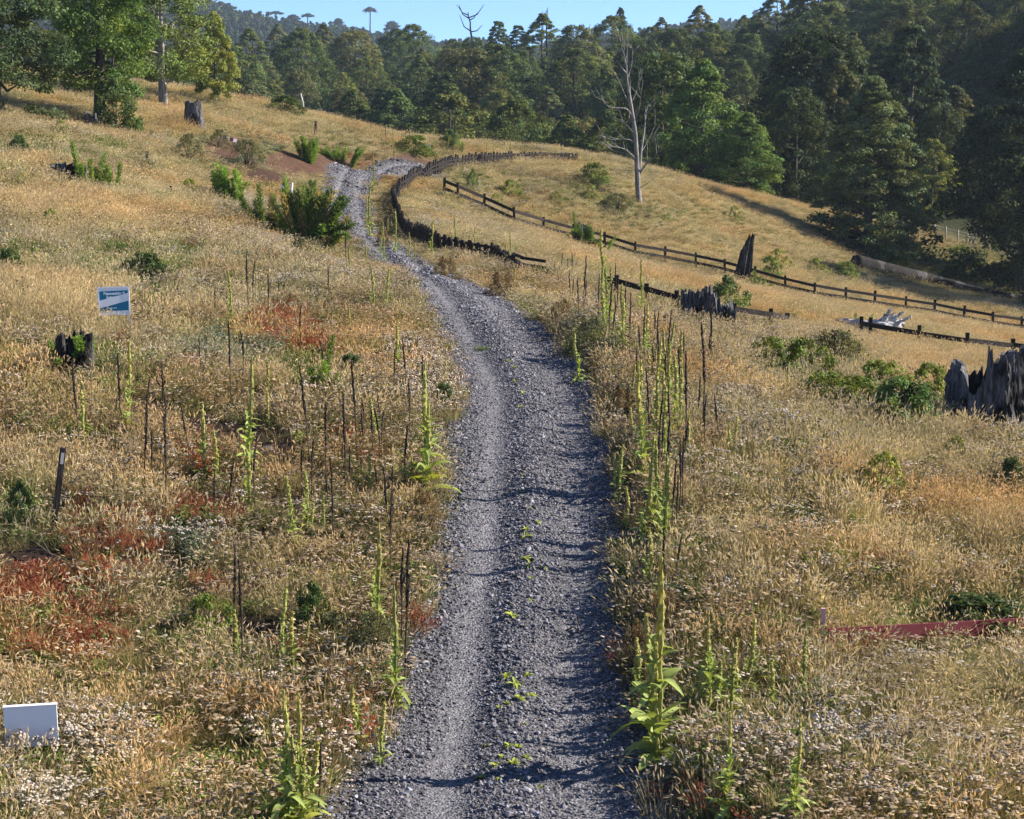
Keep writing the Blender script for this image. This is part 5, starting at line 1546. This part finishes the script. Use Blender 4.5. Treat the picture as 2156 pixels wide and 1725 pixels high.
def marker(u0, v0, u1, v1, wpx, label, plate=False, mat=M_postwood, name='marker_post', sz=1.0):
    p = at(u0, v0); d = p[1]; k = d / F0
    top = pt(u1, v1, d + 0.05)
    ax = Vector(top) - Vector(p)
    o = empty(name, p, 0, 1, label, 'post')
    o.rotation_euler = ax.to_track_quat('Z', 'Y').to_euler()
    w = max(wpx * k, 0.04)
    L = ax.length
    q = Geo(); q.add(*box(0, 0, L / 2 - 0.2, w, w * 0.8, L + 0.4))
    b = link('post', q.mesh('marker_post', mat), o)
    # tracking turns the post about its own axis: put the plate on whichever face looks down the slope
    if plate:
        rot = o.rotation_euler.to_matrix()
        best = min(((rot @ Vector(nv)).y, nv) for nv in ((1, 0, 0), (-1, 0, 0), (0, 1, 0), (0, -1, 0)))[1]
        nv = np.array(best); half = w / 2 if nv[0] else w * 0.4
        V, F = box(*(nv * (half + 0.003) + np.array([0, 0, L * 0.88])), *(np.abs(nv) * 0.006 + (1 - np.abs(nv)) * np.array([w * 0.45, w * 0.45, 0]) + np.array([0, 0, L * 0.13])))
        link('label_plate', make_mesh('plate', V, F, M_label), b)
    return o
marker(112, 1122, 133, 943, 15, 'leaning dark timber marker post with a small grey plate by red sorrel', True)
marker(309, 345, 310, 319, 5, 'short dark marker post with a pale plate in the grass above the olive bush', True)
marker(359, 415, 359, 392, 5, 'plain short dark marker post in dry grass above the white flowers')
marker(664, 284, 665, 255, 4, 'dark marker post with a white top on the crest', True)
marker(1399, 712, 1400, 663, 5.5, 'flat dark marker post beside dry stalks on the fence-side bank')
marker(900, 505, 904, 483, 4, 'dark stake sticking up behind the picket fence')
marker(595, 412, 595, 387, 5, 'pale blue post behind the large spiky clump, wider one', mat=M_bluepost)
marker(613, 412, 615, 385, 4, 'pale blue post behind the large spiky clump, leaning one', mat=M_bluepost)
def red_plank():
    a = at(1742, 1352); b = at(2290, 1322)
    o = empty('red_plank', a, 0, 1, 'red painted plank standing on edge half hidden in dry grass', 'plank')
    V, F = beam(np.array([0, 0, 0.07]), b - a + [0, 0, 0.08], 0.035, 0.20)
    link('board', make_mesh('plank', V, F, M_red), o)
    link('end_stake', make_mesh('stake', *box(-0.06, 0, 0.12, 0.05, 0.05, 0.62), flat_mat('pink_paint', (0.55, 0.30, 0.30), 0.7, 0.2)), o)
    for t in np.linspace(-0.05, 1.05, 24): OCC.append((a[0] + t * (b[0] - a[0]), a[1] + t * (b[1] - a[1]) - 0.06, 0.10))
red_plank()
def trestle():
    p = at(480, 306)
    o = empty('barrier_trestle', p, 0.3, 1, 'red and white barrier board on short legs above the soil bank', 'barrier')
    for k in range(6):
        V, F = beam(np.array([-0.45 + 0.18 * k, 0, 0.48 - 0.055 * k]), np.array([-0.45 + 0.18 * (k + 1), 0, 0.48 - 0.055 * (k + 1)]), 0.03, 0.18)
        link('stripe', make_mesh('stripe', V, F, M_red if k % 2 else M_redwhite), o)
    for x, z in ((-0.4, 0.42), (0.35, 0.22)):
        link('leg', make_mesh('leg', *box(x, 0.05, z / 2 - 0.1, 0.04, 0.04, z + 0.2), M_palepost), o)
trestle()
def barrier():
    p = at(895, 322)
    o = empty('barrier_board', p, 0, 1, 'red board with white end stripes lying in weeds past the track bend', 'barrier')
    k = p[1] / F0
    x0 = -25 * k
    for q, (a, b, m) in enumerate(((-25, 0, M_red), (0, 5, M_redwhite), (5, 9, M_red), (9, 12, M_redwhite), (12, 18, M_red))):
        V, F = beam(np.array([a * k, 0, 0.45 - a * 0.3 * k]), np.array([b * k, 0, 0.45 - b * 0.3 * k]), 0.05, 0.25)
        link('stripe', make_mesh('stripe', V, F, m), o)
    link('leg', make_mesh('leg', *box(-0.5, 0.05, 0.2, 0.05, 0.05, 0.9), M_palepost), o)
    link('leg', make_mesh('leg', *box(0.35, 0.05, 0.1, 0.05, 0.05, 0.6), M_palepost), o)
barrier()
def rock(u, v, wpx, label, seed):
    r = np.random.default_rng(seed); p = at(u, v); k = p[1] / F0
    me = stone_mesh(900 + seed); me.materials.clear(); me.materials.append(M_stone)
    o = link('rock', me, None, (p[0], p[1], p[2] + 0.06 * wpx * k), (0, 0, r.uniform(0, 6))); o.scale = (wpx * k * 0.45,) * 3
    tag(o, label, 'rock')
rock(562, 946, 26, 'dark rock on bare soil among dry stalks', 1)
rock(290, 1205, 24, 'dark rock in the red sorrel', 2)
rock(1022, 1012, 16, 'largest flat dark stone lying in the track rut', 3)
def dead_branch(u0, v0, u1, v1, label, rad=0.018, lift=0.12, mat=M_palepost):
    a = at(u0, v0); b = at(u1, v1); r = np.random.default_rng(int(u0))
    a[2] += lift; b[2] += lift
    P = np.array([a, a * 0.66 + b * 0.34 + [0, 0, 0.05], a * 0.33 + b * 0.67, b])
    P = catmull(P, 5) - a
    g = Geo(); V, F = tube(P, np.linspace(rad, rad * 0.4, len(P)), 5); g.add(V, F)
    for k in range(3):
        s = P[r.integers(3, len(P) - 2)]; g.add(*tube(np.array([s, s + r.normal(0, 0.1, 3) + [0, 0, 0.1]]), [rad * 0.5, rad * 0.2], 4))
    tag(link('dead_branch', g.mesh('dead_branch', mat, True), None, a), label, 'branch')
dead_branch(243, 1098, 335, 1132, 'grey fallen stick below the leaning marker post')
dead_branch(408, 588, 444, 604, 'short dark stick poking from dry weeds behind the teal sign', mat=M_bark)
dead_branch(55, 1180, 120, 1188, 'dark stick lying on bare soil by red sorrel', mat=M_bark)
dead_branch(1120, 722, 1165, 716, 'dark stick lying on the track edge by the grey herb bush', mat=M_bark, lift=0.04)
dead_branch(1190, 1335, 1238, 1336, 'short reddish stick lying in the wheel rut', mat=M_bark, lift=0.04, rad=0.012)

# ------------------------------------------------------------------ mulleins
def spike_mesh(seed, dry=False, branched=False):
    """flower stalk of unit height: bare stem below, knobbly spike above"""
    r = np.random.default_rng(seed); g = Geo()
    def stalk(p0, p1, t0, w_stem, w_spike, rows=60, n=7):
        t = np.linspace(0, 1, rows)
        bend = r.normal(0, 0.012, 2)
        wob = r.normal(0, 0.0015, (rows, 2)).cumsum(0)
        P = np.asarray(p0)[None] * (1 - t)[:, None] + np.asarray(p1)[None] * t[:, None]
        P[:, :2] += bend * np.sin(t * np.pi)[:, None] + wob
        w = np.where(t < t0, w_stem, w_spike * np.interp(t, [t0, t0 + 0.06, 0.8, 1.0], [0.75, 1.0, 0.92, 0.55]))
        V, F = tube(P, w, n)
        m = rows * n
        k = np.where(np.repeat(t, n) > t0, 1 + r.normal(0, 0.30, m), 1 + r.normal(0, 0.05, m))
        V[:m] = np.repeat(P, n, 0) + (V[:m] - np.repeat(P, n, 0)) * k[:, None]
        ts = np.concatenate([np.repeat(t, n), [0, 1]])
        if dry:
            c = np.where((ts > t0)[:, None], [[0.042, 0.030, 0.022]], [[0.085, 0.062, 0.045]]) * r.uniform(0.6, 1.4, (len(ts), 1))
        else:
            c = np.where((ts > t0)[:, None], [[0.30, 0.30, 0.095]], [[0.28, 0.31, 0.10]]) * r.uniform(0.7, 1.3, (len(ts), 1))
            # a few open yellow flowers
            k = (ts > t0 + 0.1) & (r.random(len(ts)) < 0.05)
            c[k] = [0.45, 0.38, 0.05]
        g.add(V, F, c)
    if dry:
        stalk((0, 0, -0.04), (r.normal(0, 0.02), r.normal(0, 0.02), 1), 0.55, 0.0065, 0.0125)
        if branched:
            for a in (0.6, 2.9, 4.4):
                z = r.uniform(0.6, 0.72)
                stalk((0, 0, z), (0.05 * math.cos(a), 0.05 * math.sin(a), z + r.uniform(0.12, 0.2)), 0.25, 0.005, 0.0105, 16, 6)
    else:
        stalk((0, 0, -0.04), (r.normal(0, 0.02), r.normal(0, 0.02), 1), 0.50, 0.011, 0.0165)
        if branched:
            stalk((0.02, 0, -0.02), (0.05, r.normal(0, 0.02), 0.72), 0.5, 0.009, 0.0135)
            stalk((-0.02, 0.01, -0.02), (-0.06, r.normal(0, 0.02), 0.6), 0.5, 0.009, 0.0135)
    return g.mesh('flower_spike', M_plant, False)
def leaf_mesh(seed, curl, wid=0.30):
    """one broad felted leaf of unit length growing along +x, arching over"""
    r = np.random.default_rng(seed)
    t = np.linspace(0, 1, 7)
    z = 0.55 * t - curl * t ** 2; x = t * (1 - 0.12 * curl * t)
    w = wid * 0.5 * np.sin(np.pi * np.clip(t * 0.93 + 0.07, 0, 1)) ** 0.8
    rows = []
    for k in range(7):
        for s in (-1, 0, 1):
            rows.append([x[k], s * w[k] + r.normal(0, 0.008), z[k] + abs(s) * w[k] * 0.45 + r.normal(0, 0.006)])
    V = np.array(rows)
    i = np.arange(6)[:, None] * 3 + np.arange(2)[None]
    F = np.stack([i, i + 1, i + 4, i + 3], -1).reshape(-1, 4)
    c = np.tile(np.array([0.27, 0.325, 0.095]), (21, 1)) * r.uniform(0.85, 1.15, (21, 1)); c[1::3] *= 1.2
    return make_mesh('mullein_leaf', V, F, M_plant, c, True)
LEAF = [leaf_mesh(1, 0.35), leaf_mesh(2, 0.75), leaf_mesh(3, 1.15), leaf_mesh(4, 0.55, 0.36)]
SPIKE = [spike_mesh(s) for s in (1, 2, 3, 4)]
MULTI = [spike_mesh(5, False, True)]
DRY = [spike_mesh(s, True) for s in (11, 12, 13, 14)]
DRYB = [spike_mesh(15, True, True)]
def small_foliage(seed):
    r = np.random.default_rng(seed); g = Geo()
    n = 34
    t = r.uniform(0.0, 0.5, n); a = np.arange(n) * 2.4
    L = np.interp(t, [0, 0.5], [0.16, 0.05])
    out = np.stack([np.cos(a), np.sin(a), np.full(n, 0.45)], 1)
    P = np.column_stack([np.zeros((n, 2)), t]) + unit(out) * (L * 0.5)[:, None]
    V, F = leaf_quads(P, np.cross(out, np.stack([-np.sin(a), np.cos(a), 0 * a], 1)) + r.normal(0, 0.15, (n, 3)), L, 0.35, r, out)
    g.add(V, F, np.repeat(np.array([[0.27, 0.325, 0.095]]) * r.uniform(0.7, 1.2, (n, 1)), 4, 0))
    return g.mesh('mullein_foliage', M_plant)
FOL = [small_foliage(1), small_foliage(2)]

# (tile column, tile row): stalks as foot x, foot y, tip y in units of that tile
T_ = 0.3335
GREEN = {
    (0, 1): [(815,1000,470),(525,1090,710),(660,1060,880),(1290,1300,855),(1370,1360,1010),(1555,1300,570),(1845,1720,1300),(1935,1600,1270),(1970,1660,1460),(2040,1650,1390),(1460,350,10),(1705,360,250),(1745,350,250)],
    (1, 1): [(200,240,-30),(285,230,-10),(55,420,230),(450,410,300),(665,760,560),(230,1080,790),(530,1390,620),(180,1370,1140),(120,1330,1220),(440,1360,1170),(290,1610,1450),(1500,690,400),(1090,140,-20),(1670,430,0),(1705,390,210),(1780,400,90),
             (1850,830,590),(1885,900,570),(1910,1340,600),(1968,1050,690),(1985,1120,840),(1862,1100,860),(1940,720,500),(1992,660,500),(2032,740,380),(2100,1020,620),(2140,1050,640),(1752,1450,1100),(1728,1400,1150),(1795,1620,1360),(1885,1725,1330),(1930,1700,1530),(1992,1690,1440),(1300,70,20)],
    (2, 1): [(30,1210,930),(310,1180,950),(328,1140,910),(662,750,590),(1045,1030,970)],
    (0, 2): [(1790,740,280),(1850,800,420),(1940,720,470),(1505,770,400),(1830,1790,910),(1905,1800,950),(1970,1700,1230),(1540,1180,1080),(5,1560,1400)],
    (1, 2): [(340,1020,280),(225,590,-120),(105,1280,870),(255,1390,990),(1935,330,-100),(2010,1390,100),(1893,1000,580),(1868,990,620),(1972,1230,860),(1950,1160,750),(2075,1250,1040)],
    (2, 2): [(170,1040,430),(305,1060,590),(225,1030,730),(455,890,460),(405,910,600),(562,1090,740),(755,950,590),(642,870,780),(140,1140,900),(112,1060,770),(275,1755,1060),(712,1740,1090),(337,1010,690),(470,1310,1250)],
    (1, 0): [(200,1210,990),(180,1500,1200),(158,1430,1250),(565,1600,1380),(720,1590,1390),(848,1610,1460),(1082,1680,1470),(697,1570,1480),(345,1590,1340),(300,1500,1390),(272,1660,1420),(60,1720,1560),(155,1680,1560),(245,1600,1440),(320,1480,1400),(425,1620,1480),(465,1640,1540),(655,1650,1590),(870,1650,1620),(1025,1660,1550),(1165,1690,1590),
             (925,1010,910),(962,1010,925),(1060,1020,885),(908,1010,960),(1018,1020,968),(1187,1010,955),(1265,1010,935),(1348,1010,930),(1380,1010,960),(1560,1010,965),(590,960,820),(665,985,880),(435,940,810),(410,950,830),(330,940,830),(385,945,850),(640,990,900),(805,1010,955),(770,1000,940)],
}
DRIED = {
    (0, 1): [(785,1100,540),(513,1170,600),(930,1190,690),(915,1400,910),(978,1400,1010),(1052,1150,780),(1040,1540,920),(1205,1210,860),(1345,940,770),(1468,890,340),(1525,700,390),(1550,640,550),(1372,1650,1270),(1615,1500,1040),(1600,1460,1200),(1910,490,220),(1948,1250,620),(2045,1400,840),(1968,1450,1070),(1908,1410,1130),(2110,1640,1180),(2072,1560,1260),(2122,1725,1360),(735,980,790),(1583,300,-110),(1606,270,-50),(1695,320,30),(1430,250,120),(1370,340,100),(1770,200,50),(283,960,910),(2068,190,-30)],
    (1, 1): [(105,1180,580),(18,1440,790),(142,1190,880),(200,1200,860),(255,1160,880),(405,820,430),(435,1050,690),(400,1370,990),(315,1725,1250),(62,1440,1110),(28,1300,1080),(360,1725,1570),(1440,250,0),(1500,350,60),(1462,200,40),(1530,330,-80),(1617,340,270),(1732,300,60),(1803,380,90),(1742,350,150),(1890,600,350),(1915,640,230),(1960,480,250),(1975,600,270),(2105,450,320),(2040,1700,950),(2095,1725,1290),(2065,1080,770),(1370,120,40),(1552,270,60),(1610,150,90),(455,1360,1270),(495,1330,1250)],
    (2, 1): [(5,1210,530),(30,900,700),(85,640,530),(122,1100,360),(178,680,180),(100,1050,680),(150,1200,790),(215,1100,790),(45,830,760),(12,500,430),(158,640,560),(192,600,500)],
    (0, 2): [(1462,760,20),(1525,850,100),(1360,540,450),(2005,1720,1250)],
    (1, 2): [(320,220,-330),(365,860,210),(395,850,-20),(352,500,370),(2050,280,-100),(2100,270,-60)],
    (1, 0): [(705,1010,760),(290,950,800),(38,1725,1440),(205,1100,960),(1395,1740,1610),(1430,1740,1640),(1458,1740,1600),(325,1060,940)],
}
BRANCHED = [((0, 1), 1032, 1060, 600), ((1, 2), 385, 720, 30), ((2, 1), 175, 640, 400)]

def place_mulleins():
    R_ = random.Random(12)
    items = []
    for dry, data in ((False, GREEN), (True, DRIED)):
        for (c, rw), L in data.items():
            for x, yb, yt in L: items.append((dry, False, c * 718.67 + x * T_, rw * 575 + yb * T_, rw * 575 + yt * T_))
    for k in range(46):                      # the thick stand of stalks on the bank at the fence side
        t = R_.random()
        v = 640 + 520 * t + R_.uniform(-20, 20)
        u = np.interp(v, [600, 700, 800, 950, 1200], [1210, 1290, 1370, 1390, 1385]) + R_.uniform(-45, 95) * (1 - 0.45 * t)
        items.append((R_.random() < 0.55, False, u, v, v - R_.uniform(70, 170) * (0.8 + 0.4 * t)))
    for k in range(16):
        v = R_.uniform(780, 1120)
        items.append((R_.random() < 0.7, False, R_.uniform(420, 900), v, v - R_.uniform(60, 130)))
    for (c, rw), x, yb, yt in BRANCHED: items.append((True, True, c * 718.67 + x * T_, rw * 575 + yb * T_, rw * 575 + yt * T_))
    P = at_many([(i[2], i[3]) for i in items])
    off, _ = road_coord(P[:, 0], P[:, 1])
    for (dry, br, u, vb, vt), p, of in zip(items, P, off):
        d = p[1]
        if not dry and d < 90:
            OCC.append((p[0], d, 0.10)); OCC.append((p[0], d - 0.22, 0.13)); OCC.append((p[0], d - 0.45, 0.10))
        H = (vb - vt) / F0 * d * 1.08
        px = vb - vt
        side = 'fence side' if of > 0 else 'sign side'
        edge = abs(of) < 3.2
        far = d > 62
        if far:
            where = 'beyond the bend of the track' if d > 108 else ('between the track and the picket fence' if of > 0 else 'in the weeds above the track bend')
        elif edge: where = 'at the %s edge of the gravel track' % side.replace(' ', '-')
        else: where = 'in the meadow on the %s of the track' % side.replace(' ', ' ')
        size = 'tall' if H > 1.35 else ('short' if H < 0.8 else 'medium height')
        if dry:
            lab = ('branched dark dry mullein stalk ' if br else '%s dark dry mullein stalk ' % size) + where
        else:
            big = px > 200
            lab = ('%s leafy green mullein ' if (px > 150) else '%s slim green mullein ') % size + where
        name = 'dry_mullein_stalk' if dry else 'mullein'
        o = empty(name, p, R_.uniform(0, 6.28), H, lab, 'mullein', 'mullein stalks: ' + lab)
        o.rotation_euler = (R_.gauss(0, 0.03), R_.gauss(0, 0.035), R_.uniform(0, 6.28))
        thick = min(2.2, max(1.15, 1.75 / max(H, 0.3)))
        if dry: thick = min(1.6, max(0.95, 1.3 / max(H, 0.3)))
        elif px > 200: thick = 1.05
        if dry:
            s = link('dry_spike', R_.choice(DRYB if br else DRY), o); s.scale = (thick, thick, 1)
            q = R_.uniform(0.8, 1.5); s.color = (q, q, q, 1)
            continue
        big = px > 250 and R_.random() < 0.7
        s = link('flower_spike', R_.choice(MULTI if big else SPIKE), o); s.scale = (thick, thick, 1)
        q = R_.uniform(0.85, 1.2); s.color = (q * R_.uniform(0.95, 1.12), q, q * 0.9, 1)
        if px > 95:
            n = 40 if px > 200 else 24
            for k in range(n):
                t = (k / n) ** 1.0 * 0.64
                L = (0.16 * (1 - t / 0.72) + 0.05) * R_.uniform(0.75, 1.2) * (1.35 if px > 250 else 1.0) * (1.25 if H < 1.2 else 1)
                L = max(L, 0.10 / H)
                lf = link('leaf', R_.choice(LEAF), o, (0, 0, t * 0.95 - 0.01), (R_.gauss(0, 0.15), R_.gauss(-0.25, 0.25) - (0.35 if t > 0.25 else 0), k * 2.4 + R_.gauss(0, 0.3)), L)
                q = R_.uniform(0.8, 1.25)
                lf.color = (q * 1.25, q * 1.1, q * 0.7, 1) if (t < 0.12 and R_.random() < 0.4) else (q, q, q, 1)
        else:
            f = link('foliage', R_.choice(FOL), o); f.color = (1, 1, 1, 1); q = max(1.2, 0.75 / H); f.scale = (q, q, 1.05)
    print('mulleins', len(items))
place_mulleins()

# rosettes of young mullein between the wheel tracks
def rosettes():
    R_ = random.Random(33)
    hz = [(1165,110,40),(1185,160,26),(1270,155,30),(1195,235,20),(1195,370,18),(1080,470,46),(1040,860,40),(1100,910,46),(1190,975,44),(1130,1005,42),(995,1045,28),(1050,1025,26),(1155,1155,20),(1210,1250,26),(1060,1300,42),(1115,1305,30),(1010,1370,34),(1170,1365,36),(975,1420,46),(1085,1420,48),(880,1480,44),(995,1500,28),(1250,1545,26),(1180,850,36),(910,1275,24),(1140,1500,24)]
    ez = [(1145,1405,22),(1165,1650,36),(1165,1690,40),(1240,1600,26),(1190,1515,18),(1150,1300,18),(1145,780,30),(1100,700,26),(1085,615,18),(1050,575,18),(1130,860,20)]
    px = [(718.7 + x * T_, 1150 + y * T_, w) for x, y, w in hz] + [(718.7 + x * T_, 575 + y * T_, w) for x, y, w in ez]
    cp = at_many([(u, v) for u, v, w in px])
    for (u, v, w), p in zip(px, cp):
        of, _ = road_coord(np.array([p[0]]), np.array([p[1]]))
        z = float(road_z(p[0:1], p[1:2], of)[0]) + 0.012
        L = w * T_ / F0 * p[1] * 1.6
        o = empty('mullein_rosette', (p[0], p[1], z), R_.uniform(0, 6), 1, 'low green leaf rosette growing among stones between the wheel ruts', 'rosette', 'young rosettes in the middle of the track')
        n = R_.randint(7, 11)
        for k in range(n):
            lf = link('leaf', R_.choice(LEAF), o, (0, 0, 0.0), (R_.gauss(0, 0.12), R_.uniform(-0.75, -0.05), k * 2.4 + R_.gauss(0, 0.25)), L * R_.uniform(0.6, 1.05))
            q = R_.uniform(0.85, 1.35); lf.color = (q * 1.15, q * 1.1, q * 0.75, 1)
rosettes()
def grass_mat_on_track():
    p = at(1022, 735)
    me = grass_tuft(71, 240, 0.22, (0.05, 0.13), (0.05, 0.08, 0.02), (0.14, 0.20, 0.05), heads=0, wid=0.010)
    me2 = me.copy(); me2.materials.clear(); me2.materials.append(M_plant)
    o = link('grass_cushion', me2, None, p); o.scale = (1.1, 0.75, 0.9); o.color = (1, 1, 1, 1)
    tag(o, 'flat round cushion of green grass in the middle of the track', 'grass')
grass_mat_on_track()
sow_meadow()

# ------------------------------------------------------------------ the air between here and the mountain
def build_haze():
    V, F = box(0, 1005, 120, 4600, 2170, 330)
    m, nt, out = mat_new('haze_air')
    v = N_(nt, 'ShaderNodeVolumePrincipled')
    setin(v, Density=HAZE, Anisotropy=0.2)
    v.inputs['Color'].default_value = (0.62, 0.78, 1.0, 1)
    nt.links.new(v.outputs[0], out.inputs['Volume'])
    o = link('haze', make_mesh('haze', V, F, m))
    tag(o, 'thin blue haze filling the air over the valley', 'haze', kind='stuff')
HAZE = 0.00011
build_haze()
